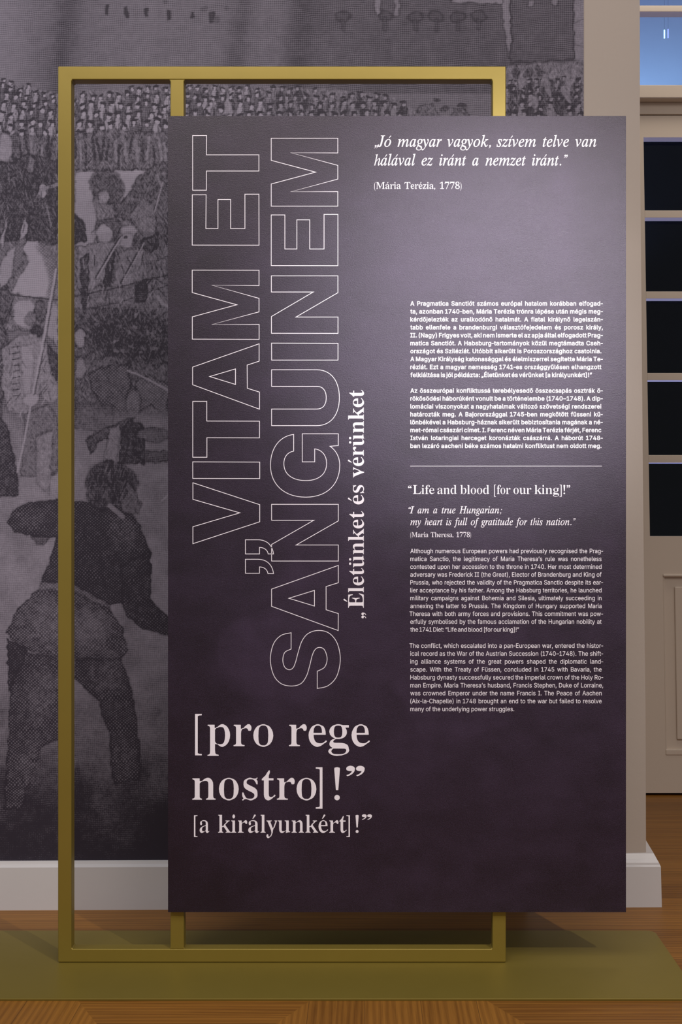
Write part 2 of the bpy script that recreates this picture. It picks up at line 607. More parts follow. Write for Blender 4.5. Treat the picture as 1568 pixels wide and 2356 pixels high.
# the crowd of small figures
line = np.interp(gu, [-480, -200, 0, 40, 130, 430, 620, 760, 900, 960, 1130, 1165, 1342], [190, 180, 182, 190, 216, 192, 200, 206, 222, 262, 300, 150, 140])
M_ = np.clip((GV - line[None, :]) / 6 + 0.5 + 1.2 * vnoise(9, 31), 0, 1) * np.clip((420 - GV) / 10, 0, 1)
tone = tone * (1 - M_) + 0.50 * M_
scrb = scrb * (1 - M_) + 0.85 * M_
for row in range(7):
    v0 = 186 + row * 15.5 + row * row * 0.9
    s_ = 0.72 + row * 0.075
    u = -480 + rng.random() * 20
    while u < 1340:
        ln = np.interp(u, gu, line)
        v = v0 + rng.normal() * 3.5 + (16 if 40 < u < 140 else 0)
        if v > ln - 2 and not (u > 930 and u < 1165 and v < 268 and rng.random() < 0.75) and v < 312:
            lit = rng.random()
            bt = 0.80 if lit > 0.42 else 0.42
            ft = 0.92
            if u > 600:
                bt, ft = bt - 0.22, 0.70
            q = rng.normal() * 0.12
            ell(u, v + 22 * s_, 11.5 * s_, 23 * s_, 0.27, 0, 0.5, q, 0.7, fine=True)
            ell(u - 1, v + 22 * s_, 7.5 * s_, 17 * s_, bt, 0, 0.35, q, 1.0, fine=True)
            ell(u + 3 * s_, v + 24 * s_, 1.5 * s_, 13 * s_, 0.30, 0, 0.3, q, 0.8, fine=True)
            ell(u, v + 2 * s_, 7.5 * s_, 7 * s_, 0.22, 0, 0.4, 0, 0.8, fine=True)
            ell(u + rng.normal() * 1.5, v + 3.5 * s_, 4.4 * s_, 5.2 * s_, ft, 0, 0.2, 0, 1.0, fine=True)
            ell(u, v - 4 * s_, 9.0 * s_, 3.2 * s_, 0.17, 0, 0.3, rng.normal() * 0.3, 1.0, fine=True)
            if rng.random() < 0.5:
                stroke([(u + 8 * s_, v + 12 * s_), (u + 6 * s_ + rng.normal() * 4, v + 36 * s_)], 2.6, 0.16)
        u += (19 + rng.random() * 10) * s_
poly([(-480, 305), (133, 312), (260, 300), (420, 308), (420, 396), (300, 392), (172, 400), (60, 372), (-480, 400)], 0.36, 0, 0.9, 0.75)
for k in range(70):
    u = -470 + k * 12.8 + rng.random() * 6
    v = 312 + rng.random() * 24
    stroke([(u, v), (u + rng.normal() * 4, v + 46)], 4 + 3 * rng.random(), 0.62 if rng.random() > 0.45 else 0.18, 0.85, 0.5)
poly([(965, 246), (990, 238), (1012, 268), (955, 268)], 0.42, 0, 0.7)
poly([(1040, 252), (1072, 250), (1080, 270), (1036, 270)], 0.36, 0, 0.7)
ell(1002, 229, 11, 6, 0.22, 0, 0.4)
ell(1061, 243, 13, 5, 0.22, 0, 0.4)
ell(1020, 250, 11, 5, 0.28, 0, 0.4)
poly([(512, 262), (524, 205), (536, 262)], 0.70, 0, 0.5)
for k in range(26):
    u, v = 1172 + rng.random() * 165, 165 + rng.random() * 100
    ell(u, v, 5 + 5 * rng.random(), 12 + 16 * rng.random(), 0.66 if rng.random() > 0.5 else 0.24, 0, 0.6, rng.normal() * 0.3, 0.75)

# middle ground: horses, riders, soldiers
poly([(-480, 400), (172, 392), (387, 388), (387, 760), (-480, 760)], 0.48, 0, 0.85)
poly([(172, 398), (250, 394), (345, 392), (300, 448), (286, 458), (262, 420), (215, 410), (213, 470), (228, 520), (214, 560), (172, 566)], 0.80, 0, 0.12)
ell(246, 428, 42, 36, 0.32, 0.2, 0.6, 0.5)
ell(240, 452, 14, 16, 0.66, 0, 0.5)
poly([(285, 460), (322, 405), (350, 384), (387, 372), (387, 560), (330, 520), (262, 500), (262, 470)], 0.34, 0, 0.8)
stroke([(375, 420), (345, 520)], 3, 0.74)
stroke([(362, 402), (372, 432)], 4, 0.62)
poly([(-480, 380), (30, 372), (62, 352), (133, 372), (133, 560), (96, 570), (60, 548), (-480, 620)], 0.26, 0.1, 0.75)
ell(12, 340, 18, 34, 0.74, 0, 0.4)
ell(34, 330, 8, 22, 0.32, 0, 0.4)
poly([(60, 395), (70, 355), (82, 372), (74, 400)], 0.5, 0, 0.6)
ell(97, 440, 9, 14, 0.78, 0, 0.3)
stroke([(96, 436), (133, 424)], 8, 0.62)
stroke([(106, 468), (118, 520)], 4, 0.55)
poly([(0, 556), (20, 492), (16, 520), (4, 575)], 0.82)
poly([(-6, 640), (8, 592), (40, 556), (58, 500), (64, 520), (46, 590), (26, 640), (2, 664)], 0.76, 0, 0.25)
poly([(34, 560), (60, 540), (52, 610), (30, 640)], 0.46, 0.4, 0.3)
poly([(52, 572), (62, 552), (88, 556), (106, 582), (118, 616), (124, 684), (70, 682), (28, 672), (56, 622), (66, 604)], 0.86, 0, 0.06)
for k in range(14):
    a = k / 13
    ell(96 + 26 * math.sin(a * 2.2), 566 + a * 112, 11, 9, 0.52, 0.85, 0, 0, 0.75, 0.9)
stroke([(-20, 672), (60, 682), (133, 690)], 3, 0.22)
poly([(172, 488), (186, 500), (200, 530), (202, 552), (172, 560)], 0.22, 0, 0.6)
ell(240, 538, 18, 24, 0.76, 0, 0.25)
poly([(214, 540), (222, 508), (262, 500), (280, 520), (262, 560), (258, 530), (236, 512), (222, 530)], 0.34, 0, 0.6)
ell(297, 533, 20, 14, 0.72, 0, 0.2)
ell(293, 554, 14, 18, 0.76, 0, 0.25)
ell(289, 549, 4, 3, 0.22)
ell(312, 556, 8, 16, 0.3, 0, 0.6)
ell(345, 560, 22, 18, 0.24, 0, 0.7)
poly([(300, 500), (326, 456), (350, 470), (360, 540), (330, 548)], 0.50, 0.2, 0.6)
poly([(178, 566), (262, 556), (258, 640), (210, 668), (180, 664)], 0.60, 0, 0.75)
poly([(276, 582), (330, 566), (340, 640), (290, 662), (262, 650)], 0.58, 0, 0.75)
poly([(186, 590), (204, 580), (206, 690), (190, 720)], 0.24, 0, 0.6)
poly([(252, 590), (266, 582), (256, 656), (238, 660)], 0.24, 0, 0.6)
poly([(310, 660), (338, 640), (338, 690), (312, 694)], 0.22, 0, 0.6)
stroke([(277, 546), (250, 590), (222, 640)], 6.5, 0.20)
stroke([(279, 546), (252, 590), (224, 640)], 3.5, 0.84)
stroke([(329, 560), (300, 612), (274, 660)], 6.5, 0.22)
stroke([(331, 560), (302, 612), (276, 660)], 3.2, 0.80)
stroke([(360, 600), (387, 588)], 3, 0.28)
stroke([(172, 682), (260, 664), (387, 632)], 3, 0.20)
stroke([(172, 718), (280, 694), (387, 656)], 2.5, 0.24)
stroke([(362, 682), (372, 698), (387, 706)], 7, 0.72)
for k in range(60):
    u, v = 175 + rng.random() * 210, 565 + rng.random() * 150
    stroke([(u, v), (u + rng.normal() * 8, v + 14 + 10 * rng.random())], 2.6, 0.76 if rng.random() > 0.5 else 0.16, 0.8)
for k in range(50):
    u, v = -5 + rng.random() * 135, 390 + rng.random() * 150
    stroke([(u, v), (u + rng.normal() * 6, v + 16 + 10 * rng.random())], 2.4, 0.56 if rng.random() > 0.6 else 0.14, 0.7)

# dark shaggy horse and the man leading it
poly([(172, 712), (215, 708), (300, 712), (387, 745), (387, 980), (172, 960)], 0.38, 0.15, 0.75)
ell(305, 775, 120, 62, 0.24, 0, 0.9, 0.15, 1.0, 0.6)
for k in range(30):
    a_ = 3.3 + k * 0.095
    stroke([(305 + 104 * math.cos(a_), 782 + 58 * math.sin(a_)), (305 + 128 * math.cos(a_ + .05), 780 + 76 * math.sin(a_ + .05))], 3, 0.20 if k % 2 else 0.5, 0.7)
poly([(205, 860), (235, 845), (300, 838), (300, 900), (308, 960), (282, 970), (250, 950), (212, 900)], 0.36, 0.8, 0.1)
poly([(310, 880), (345, 862), (387, 885), (387, 956), (350, 930), (318, 950)], 0.42, 0.75, 0.1)
stroke([(294, 853), (340, 872), (387, 898)], 4, 0.76)
ell(306, 925, 17, 34, 0.46, 0.8, 0.1)
ell(186, 848, 13, 24, 0.64, 0.3, 0.2)
ell(184, 778, 12, 22, 0.74, 0, 0.3)
for k in range(46):
    u, v = 200 + rng.random() * 180, 716 + rng.random() * 110
    ell(u, v, 7, 3, 0.58 if rng.random() > 0.55 else 0.14, 0, 0.6, rng.normal(), 0.6)
# ground
g = np.clip((GV - 935) / 30, 0, 1) * (GV < 1990)
gt = np.interp(gv, [930, 960, 1090, 1300, 1500, 1620, 1700, 1800, 1900, 1984], [.44, .50, .62, .66, .60, .52, .44, .27, .15, .08])[:, None]
gt = gt + 0.16 * vnoise(60, 41) + 0.10 * vnoise(22, 42)
tone = tone * (1 - g) + gt * g
dots = dots * (1 - g) + 0.15 * np.clip((GV - 1600) / 200, 0, 1) * g
scrb = scrb * (1 - g) + 0.22 * g
poly([(172, 930), (260, 935), (260, 1000), (172, 985)], 0.36, 0, 0.5, 0.7)
poly([(196, 1010), (240, 985), (290, 962), (312, 960), (280, 1000), (226, 1016), (206, 1046)], 0.30, 0.3, 0.5)
poly([(278, 990), (300, 968), (330, 975), (332, 1070), (276, 1066)], 0.24, 0.1, 0.6)
poly([(250, 985), (276, 975), (270, 1060), (238, 1062)], 0.58, 0.2, 0.5)
ell(355, 1050, 40, 14, 0.34, 0, 0.4)
ell(352, 1000, 40, 16, 0.40, 0, 0.4)
stroke([(372, 1152), (388, 1138)], 4, 0.80)

# soldier with a staff at the left edge
poly([(-480, 700), (-10, 690), (20, 790), (0, 980), (-480, 1000)], 0.34, 0, 0.8)
poly([(112, 690), (133, 700), (133, 800), (104, 770)], 0.72, 0, 0.2)
ell(60, 722, 30, 34, 0.80, 0, 0.15)
ell(93, 716, 14, 26, 0.36, 0, 0.6)
ell(72, 735, 14, 16, 0.5, 0, 0.6)
ell(30, 726, 4, 3, 0.3)
ell(86, 762, 14, 12, 0.26, 0, 0.6)
ell(12, 700, 16, 40, 0.34, 0, 0.7)
poly([(4, 800), (42, 772), (84, 770), (112, 790), (133, 830), (133, 900), (96, 904), (60, 950), (20, 946), (2, 880)], 0.64, 0, 0.6)
poly([(46, 795), (76, 790), (72, 900), (62, 930), (50, 880)], 0.76, 0, 0.25)
poly([(108, 790), (133, 820), (133, 872), (118, 860)], 0.28, 0.2, 0.5)
ell(72, 918, 18, 16, 0.80, 0, 0.2)
ell(115, 900, 20, 26, 0.66, 0, 0.5)
poly([(58, 950), (110, 930), (133, 960), (133, 1090), (46, 1096)], 0.46, 0.1, 0.55)
poly([(84, 1000), (120, 990), (116, 1140), (86, 1110)], 0.60, 0.1, 0.5)
poly([(0, 960), (14, 980), (34, 1060), (46, 1120), (40, 1142), (-60, 1150), (-200, 1000)], 0.26, 0.5, 0.3)
stroke([(131, 620), (106, 760), (78, 905)], 8, 0.30)
stroke([(129, 620), (104, 760), (76, 905)], 5.5, 0.84)
stroke([(70, 935), (56, 1010), (40, 1085)], 4.5, 0.80)
for k in range(9):
    stroke([(28, 800 + k * 14), (44, 797 + k * 14)], 2.5, 0.22)
for k in range(40):
    u, v = -2 + rng.random() * 130, 775 + rng.random() * 180
    stroke([(u, v), (u + rng.normal() * 7, v + 12 + 8 * rng.random())], 2.4, 0.82 if rng.random() > 0.5 else 0.22, 0.7)

# the big man seen from behind
poly([(20, 1205), (30, 1175), (66, 1158), (133, 1150), (205, 1156), (282, 1166), (318, 1200), (344, 1262), (348, 1310), (320, 1360), (290, 1352), (282, 1388), (250, 1392), (172, 1346), (96, 1338), (122, 1262), (128, 1236), (72, 1232), (38, 1222)], 0.20, 0.9, 0.1)
ell(285, 1222, 34, 46, 0.36, 1.0, 0.0, -0.4, 0.8, 0.9)
ell(66, 1192, 40, 22, 0.34, 1.0, 0.0, 0, 0.7, 0.9)
poly([(70, 1232), (112, 1236), (100, 1256), (82, 1252)], 0.36, 0.3, 0.3)
poly([(96, 1338), (172, 1346), (252, 1390), (252, 1404), (170, 1362), (88, 1356)], 0.44, 0.8, 0.1)
poly([(86, 1358), (170, 1364), (254, 1406), (276, 1440), (296, 1496), (278, 1516), (210, 1518), (172, 1514), (110, 1506), (46, 1490), (14, 1456), (40, 1404)], 0.33, 1.0, 0.0)
ell(205, 1446, 40, 42, 0.50, 1.0, 0.0, 0, 0.8, 0.9)
ell(110, 1430, 40, 46, 0.44, 1.0, 0.0, 0, 0.8, 0.9)
poly([(16, 1470), (60, 1494), (60, 1590), (20, 1590)], 0.20, 0.7, 0.2)
poly([(280, 1300), (346, 1270), (346, 1380), (388, 1424), (388, 1464), (346, 1454), (296, 1420), (282, 1396)], 0.22, 0.8, 0.2)
poly([(24, 1590), (60, 1500), (133, 1512), (150, 1560), (133, 1700), (96, 1720), (44, 1860), (10, 1860), (18, 1700)], 0.27, 0.95, 0.0)
ell(95, 1600, 34, 60, 0.40, 1.0, 0, 0.2, 0.7, 0.9)
ell(70, 1760, 24, 60, 0.36, 1.0, 0, 0.1, 0.7, 0.9)
poly([(172, 1518), (280, 1518), (304, 1590), (318, 1680), (322, 1790), (262, 1800), (252, 1690), (226, 1610), (172, 1560)], 0.26, 0.95, 0.0)
ell(250, 1560, 34, 40, 0.38, 1.0, 0, 0, 0.7, 0.9)
ell(285, 1740, 22, 40, 0.34, 1.0, 0, 0, 0.7, 0.9)
ell(258, 1112, 60, 50, 0.24, 0, 0.65, 0.4)
poly([(294, 1110), (312, 1128), (326, 1160), (318, 1182), (290, 1184), (272, 1150)], 0.40, 0.2, 0.5)
ell(232, 1140, 30, 34, 0.27, 0, 0.6)
stroke([(252, 1164), (282, 1188)], 11, 0.58)
for k in range(60):
    a = rng.random() * 6.28
    r = 12 + 44 * rng.random()
    u, v = 252 + r * math.cos(a), 1112 + r * math.sin(a)
    stroke([(u, v), (u - 3 + rng.normal() * 3, v + 16)], 2.4, 0.48 if rng.random() > 0.6 else 0.10, 0.75)
# grain of the plate: small burr marks over everything
bur = vnoise(4.5, 51) + 0.8 * vnoise(9, 52)
tone = np.clip(tone + 0.15 * bur * (0.3 + 0.7 * scrb) + 0.10 * bur * dots, 0, 1)
del WUx, WVy, FUx, FVy, bur

ny_, nx_ = GU.shape
yw = 0.385
kx = (yw + D) / F
X = (GU - CX) * kx
Z = H - (GV - CY) * kx
Y = 0.385 + WS * (X + 0.674) - 0.0012
# the far side of the slightly turned wall sits deeper, so carry x and z out with it
kk = (Y + D) / F
X = (GU - CX) * kk
Z = H - (GV - CY) * kk
nv = nx_ * ny_
co = np.stack([X, Y, Z], -1).reshape(-1, 3)
idx = np.arange(nv).reshape(ny_, nx_)
quads = np.stack([idx[1:, :-1], idx[1:, 1:], idx[:-1, 1:], idx[:-1, :-1]], -1).reshape(-1, 4)


def grid_mesh(name, co, quads, attr, uvs):
    me = bpy.data.meshes.new(name)
    me.vertices.add(len(co))
    me.vertices.foreach_set('co', co.astype(np.float32).ravel())
    me.loops.add(quads.size)
    me.loops.foreach_set('vertex_index', quads.astype(np.int32).ravel())
    me.polygons.add(len(quads))
    me.polygons.foreach_set('loop_start', np.arange(0, quads.size, 4, dtype=np.int32))
    me.update(calc_edges=True)
    a = me.attributes.new('ink', 'FLOAT_COLOR', 'POINT')
    a.data.foreach_set('color', attr.astype(np.float32).ravel())
    if uvs is not None:
        uvl = me.uv_layers.new(name='print')
        uvl.data.foreach_set('uv', uvs[quads.ravel()].astype(np.float32).ravel())
    me.validate()
    return me


att = np.stack([tone, dots, scrb, np.ones_like(tone)], -1).reshape(-1, 4)
uvs = np.stack([GU, GV], -1).reshape(-1, 2)
mural = link_mesh('wall_mural', grid_mesh('wall_mural', co, quads, att, uvs), M_MURAL)
mural['label'] = 'grey violet wall mural printed with an old engraving of a crowd, horses and soldiers'
mural['category'] = 'wall mural'

# ------------------------------------------------------------------ far wall, glazed door, transom, dark room
YD = 1.586                     # front of the door
LEAN = -0.0161
ZL = zpx(326, YD)
XP = xpx(1479.6, YD)           # left edge of the panes at height ZL


def dz(v):
    return zpx(v, YD)


DW = 0.62                      # one leaf
XL = XP - 0.115
XR = XL + DW
PANES = [(316, 484), (501, 670.5), (687, 858), (875, 1047), (1065, 1234)]


def shift_(bm, fn):
    for v in bm.verts:
        v.co = fn(v.co)


def leaf(x0, mirror):
    """one glazed leaf: stiles and rails in one mesh, muntins, panes and the lower panel as parts"""
    xa, xb = x0 + 0.115, x0 + DW - 0.115
    B = dict(lean=LEAN, zl=ZL)
    bm = bmesh.new()
    top, bot = dz(266), 0.010
    add_box(bm, x0 + 0.001, xa, YD, YD + 0.05, bot, top, **B)
    add_box(bm, xb, x0 + DW - 0.001, YD, YD + 0.05, bot, top, **B)
    add_box(bm, xa, xb, YD, YD + 0.05, dz(316), top, **B)
    add_box(bm, xa, xb, YD, YD + 0.05, dz(1321), dz(1234), **B)
    add_box(bm, xa, xa + 0.044, YD, YD + 0.05, dz(1737), dz(1321), **B)
    add_box(bm, xb - 0.044, xb, YD, YD + 0.05, dz(1737), dz(1321), **B)
    add_box(bm, xa, xb, YD, YD + 0.05, bot, dz(1737), **B)
    name = 'door_2' if mirror else 'door_1'
    d = bm_obj(name, bm, M_DOOR, None, **S)
    for (a, b), (c, e) in zip(PANES, PANES[1:]):
        bm = bmesh.new()
        add_box(bm, xa, xb, YD, YD + 0.05, dz(c), dz(b), **B)
        bevel(bm_obj('muntin', bm, M_DOOR, d), 0.0015, 2)
    for a, b in PANES:
        bm = bmesh.new()
        add_box(bm, xa - 0.004, xb + 0.004, YD + 0.046, YD + 0.049, dz(b) - 0.003, dz(a) + 0.003, **B)
        bm_obj('glass_pane', bm, M_GLASS, d)
    # lower panel: sunk field with a raised centre and a moulding round it
    zt, zb = dz(1321), dz(1737)
    pa_, pb_ = xa + 0.044, xb - 0.044
    bm = bmesh.new()
    add_box(bm, pa_ - 0.002, pb_ + 0.002, YD + 0.010, YD + 0.040, zb - 0.002, zt + 0.002, **B)
    add_box(bm, pa_ + 0.042, pb_ - 0.042, YD + 0.002, YD + 0.010, dz(1702), dz(1350), **B)
    p = bm_obj('door_panel', bm, M_DOOR, d)
    bevel(p, 0.0035, 2)
    bm = bmesh.new()
    w_ = 0.009
    add_box(bm, pa_, pb_, YD - 0.005, YD + 0.012, zt - w_, zt, **B)
    add_box(bm, pa_, pb_, YD - 0.003, YD + 0.012, zb, zb + 0.020, **B)
    add_box(bm, pa_, pa_ + 0.006, YD + 0.001, YD + 0.012, zb, zt, **B)
    add_box(bm, pb_ - 0.006, pb_, YD + 0.001, YD + 0.012, zb, zt, **B)
    bevel(bm_obj('panel_moulding', bm, M_DOOR, d), 0.0025, 3)
    if mirror:
        bm = bmesh.new()
        add_box(bm, x0 + 0.03, x0 + 0.06, YD - 0.003, YD, 1.00, 1.20, **B)
        add_box(bm, x0 + 0.035, x0 + 0.15, YD - 0.05, YD - 0.036, 1.08, 1.096, **B)
        add_box(bm, x0 + 0.037, x0 + 0.051, YD - 0.05, YD, 1.08, 1.096, **B)
        h_ = bm_obj('handle', bm, M_GOLD, d)
        bevel(h_, 0.003, 2)
    return d


leaf(XL, False)
leaf(XR, True)

# transom window above the leaves
bm = bmesh.new()
X2 = XR + DW
B = dict(lean=LEAN, zl=ZL)
yt_ = YD - 0.050
add_box(bm, XL - 0.08, X2 + 0.08, yt_, YD + 0.055, zpx(225, yt_), zpx(195, yt_), **B)     # projecting rail
add_box(bm, XL - 0.08, X2 + 0.08, YD - 0.004, YD + 0.055, dz(266) + 0.003, zpx(225, yt_), **B)
add_box(bm, XL - 0.08, X2 + 0.08, YD, YD + 0.05, dz(27), dz(12), **B)                     # bar between the lights
add_box(bm, XL - 0.08, X2 + 0.08, YD, YD + 0.05, dz(-190), dz(-130), **B)
add_box(bm, XL - 0.08, XL + 0.05, YD, YD + 0.05, zpx(195, yt_), dz(-130), **B)
add_box(bm, X2 - 0.05, X2 + 0.08, YD, YD + 0.05, zpx(195, yt_), dz(-130), **B)
add_box(bm, XL - 0.08, XL - 0.001, YD - 0.004, YD + 0.055, 0.0, dz(266) + 0.003, **B)
add_box(bm, X2 + 0.001, X2 + 0.08, YD - 0.004, YD + 0.055, 0.0, dz(266) + 0.003, **B)
tw = bm_obj('window_1', bm, M_DOOR, None, **S)
bevel(tw, 0.003, 2)
for a, b in ((12, -130), (195, 27)):
    bm = bmesh.new()
    add_box(bm, XL + 0.046, X2 - 0.046, YD + 0.046, YD + 0.049, dz(a) - 0.004 if a == 12 else zpx(195, yt_) - 0.004, dz(b) + 0.003, **B)
    bm_obj('glass_pane', bm, M_GLASS, tw)

bm = bmesh.new()
add_box(bm, XL - 0.08, X2 + 0.08, YD + 0.052, YD + 0.075, 0.0, 0.03)
bm_obj('light_stop_1', bm, M_DARK, None, **S)  # bar added to stop blue light leaking under the doors
bm = bmesh.new()
add_box(bm, -1.2, XL - 0.075, YD + 0.004, YD + 0.20, 0, 3.6)
add_box(bm, X2 + 0.10, 3.2, YD + 0.004, YD + 0.20, 0, 3.6)
add_box(bm, XL - 0.08, X2 + 0.10, YD + 0.004, YD + 0.20, dz(-190) - 0.01, 3.6)
bm_obj('wall_far', bm, M_WALL, None, **S)

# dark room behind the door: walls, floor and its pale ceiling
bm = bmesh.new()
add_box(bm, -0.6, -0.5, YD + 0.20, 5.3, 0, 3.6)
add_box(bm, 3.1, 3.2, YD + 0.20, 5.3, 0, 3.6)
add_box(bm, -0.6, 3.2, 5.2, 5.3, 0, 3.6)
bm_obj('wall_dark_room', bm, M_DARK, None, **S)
bm = bmesh.new()
add_box(bm, -0.6, 3.2, YD + 0.10, 5.3, 3.6, 3.7)
bm_obj('ceiling', bm, M_CEIL, None, **S)
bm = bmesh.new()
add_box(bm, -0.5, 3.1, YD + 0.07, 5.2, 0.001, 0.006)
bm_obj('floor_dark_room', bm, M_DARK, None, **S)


def tube_lamp(u, v0, v1, yd, r, mat, label):
    a, b = px(u, v0, yd), px(u, v1, yd)
    root = bpy.data.objects.new('pendant_tube_lamp', None)
    COL.objects.link(root)
    root.location = (a.x, yd, 3.6)
    root['label'] = label
    root['category'] = 'lamp'
    root['group'] = 'tube lamps seen through the transom'

    def cyl(nm, rad, z0, z1, mt, n=14):
        vs, fs = [], []
        for z in (z0, z1):
            for i in range(n):
                w = 2 * math.pi * i / n
                vs.append((rad * math.cos(w), rad * math.sin(w), z - 3.6))
        for i in range(n):
            fs.append((i, (i + 1) % n, n + (i + 1) % n, n + i))
        fs += [tuple(range(n - 1, -1, -1)), tuple(range(n, 2 * n))]
        return mesh_of(nm, vs, fs, mt, root)
    cyl('tube', r, b.z, a.z, mat)
    cyl('cord', 0.0005, a.z, 3.6, M_CEIL, 6)
    return root


tube_lamp(1527.5, 69, 88, 2.9, 0.0034, M_LAMP, 'left and brighter pale blue tube lamp behind the transom glass')
tube_lamp(1536, 67, 87, 2.9, 0.0034, M_LAMP2, 'right and dimmer violet blue tube lamp behind the transom glass')

# ------------------------------------------------------------------ the exhibition stand
stand = bpy.data.objects.new('exhibition_stand', None)
COL.objects.link(stand)
stand['label'] = 'gold framed exhibition stand carrying a dark purple text panel on a flat gold base'
stand['category'] = 'exhibition stand'
stand.location = (-0.186, 0.005, 0)
OFF = Vector((0.186, -0.005, 0))

# base plate, 5 mm steel with rounded corners
yf, ybk, xl_, xr_ = -0.1957, 0.2055, -1.07, 0.694
rc = 0.022
pts = []
for cx_, cy_, a0 in ((xr_ - rc, ybk - rc, 0), (xl_ + rc, ybk - rc, 90), (xl_ + rc, yf + rc, 180), (xr_ - rc, yf + rc, 270)):
    for k in range(7):
        a = math.radians(a0 + 15 * k)
        pts.append((cx_ + rc * math.cos(a), cy_ + rc * math.sin(a)))
bm = bmesh.new()
lo = [bm.verts.new(Vector((x, y, 0.0003)) + OFF) for x, y in pts]
hi = [bm.verts.new(Vector((x, y, 0.005)) + OFF) for x, y in pts]
bm.faces.new(lo[::-1])
bm.faces.new(hi)
for i in range(len(pts)):
    j = (i + 1) % len(pts)
    bm.faces.new((lo[i], lo[j], hi[j], hi[i]))
bevel(bm_obj('base_plate', bm, M_PLATE, stand), 0.0007, 2, 60)

# welded frame of 30 mm square tube
k0 = D / F
fx0, fx1 = (133.0 - CX) * k0, (1163.3 - CX) * k0
fz0, fz1 = 0.0056, H + (CY - 152.0) * k0
T, DP = 0.0301, 0.0300
ch = 0.0035
inner = [(fx0 + T + ch, fz0 + T), (fx1 - T - ch, fz0 + T), (fx1 - T, fz0 + T + ch), (fx1 - T, fz1 - T - ch),
         (fx1 - T - ch, fz1 - T), (fx0 + T + ch, fz1 - T), (fx0 + T, fz1 - T - ch), (fx0 + T, fz0 + T + ch)]
outer = [(fx0, fz0), (fx1, fz0), (fx1, fz1), (fx0, fz1)]
bm = bmesh.new()
ring = {}
for tag_, y in (('f', 0.0), ('b', DP)):
    ring[tag_ + 'o'] = [bm.verts.new(Vector((x, y, z)) + OFF) for x, z in outer]
    ring[tag_ + 'i'] = [bm.verts.new(Vector((x, y, z)) + OFF) for x, z in inner]
for tg in 'fb':
    o, i = ring[tg + 'o'], ring[tg + 'i']
    fs = [(o[0], o[1], i[1], i[0]), (o[1], i[2], i[1]), (o[1], o[2], i[3], i[2]), (o[2], i[4], i[3]),
          (o[2], o[3], i[5], i[4]), (o[3], i[6], i[5]), (o[3], o[0], i[7], i[6]), (o[0], i[0], i[7])]
    for f in fs:
        bm.faces.new(f if tg == 'f' else f[::-1])
for a in range(4):
    b = (a + 1) % 4
    bm.faces.new((ring['fo'][b], ring['fo'][a], ring['bo'][a], ring['bo'][b]))
for a in range(8):
    b = (a + 1) % 8
    bm.faces.new((ring['fi'][a], ring['fi'][b], ring['bi'][b], ring['bi'][a]))
frame = bevel(bm_obj('frame', bm, M_GOLD, stand), 0.0026, 4, 50)

mx0, mx1 = (391.5 - CX) * k0, (422.6 - CX) * k0
za, zb_ = fz0 + T - 0.001, fz1 - T + 0.001
bm = bmesh.new()
add_prism(bm, [(p[0] + OFF.x, p[1]) for p in [(mx0 - ch, za), (mx1 + ch, za), (mx1, za + ch + .001), (mx1, zb_ - ch - .001),
                                             (mx1 + ch, zb_), (mx0 - ch, zb_), (mx0, zb_ - ch - .001), (mx0, za + ch + .001)]],
          OFF.y + 0.0002, DP + OFF.y - 0.0002)
bevel(bm_obj('mullion', bm, M_GOLD, frame), 0.0024, 4, 50)

# printed panel, screwed to the front of the frame
PY, PB = -0.0110, -0.0004
pa, pb = px(386.3, 267.0, PY), px(1439.2, 2098.7, PY)
nx2, nz2 = 150, 260
us = np.linspace(pa.x, pb.x, nx2)
zs2 = np.linspace(pa.z, pb.z, nz2)
PX, PZ = np.meshgrid(us, zs2)
PU, PV = CX + PX * F / (PY + D), CY - (PZ - H) * F / (PY + D)


def pnoise(scale, seed):
    r = np.random.default_rng(seed)
    g = r.random((int(1900 / scale) + 4, int(1100 / scale) + 4))
    a, b = (PU - 380) / scale, (PV - 260) / scale
    i, j = a.astype(int), b.astype(int)
    fa, fb = a - i, b - j
    return ((g[j, i] * (1 - fa) + g[j, i + 1] * fa) * (1 - fb) + (g[j + 1, i] * (1 - fa) + g[j + 1, i + 1] * fa) * fb) - 0.5


# faint print, with the upper right sheen painted in as a pale field, and the ghost of a wide robe lower down
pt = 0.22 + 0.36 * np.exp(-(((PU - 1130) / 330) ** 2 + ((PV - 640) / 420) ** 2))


def pin(pts_, soft):
    P_ = np.array(pts_, float)
    x, y = PU + 26 * pnoise(45, 21), PV + 26 * pnoise(45, 22)
    ins = np.zeros(x.shape, bool)
    dist = np.full(x.shape, 1e9)
    for i in range(len(P_)):
        x0, y0 = P_[i]
        x1, y1 = P_[(i + 1) % len(P_)]
        ins ^= ((y0 > y) != (y1 > y)) & (x < (x1 - x0) * (y - y0) / (y1 - y0 + 1e-9) + x0)
        tt = np.clip(((x - x0) * (x1 - x0) + (y - y0) * (y1 - y0)) / ((x1 - x0) ** 2 + (y1 - y0) ** 2 + 1e-9), 0, 1)
        dist = np.minimum(dist, np.hypot(x - x0 - tt * (x1 - x0), y - y0 - tt * (y1 - y0)))
    return np.clip(np.where(ins, dist, -dist) / soft + 0.5, 0, 1)


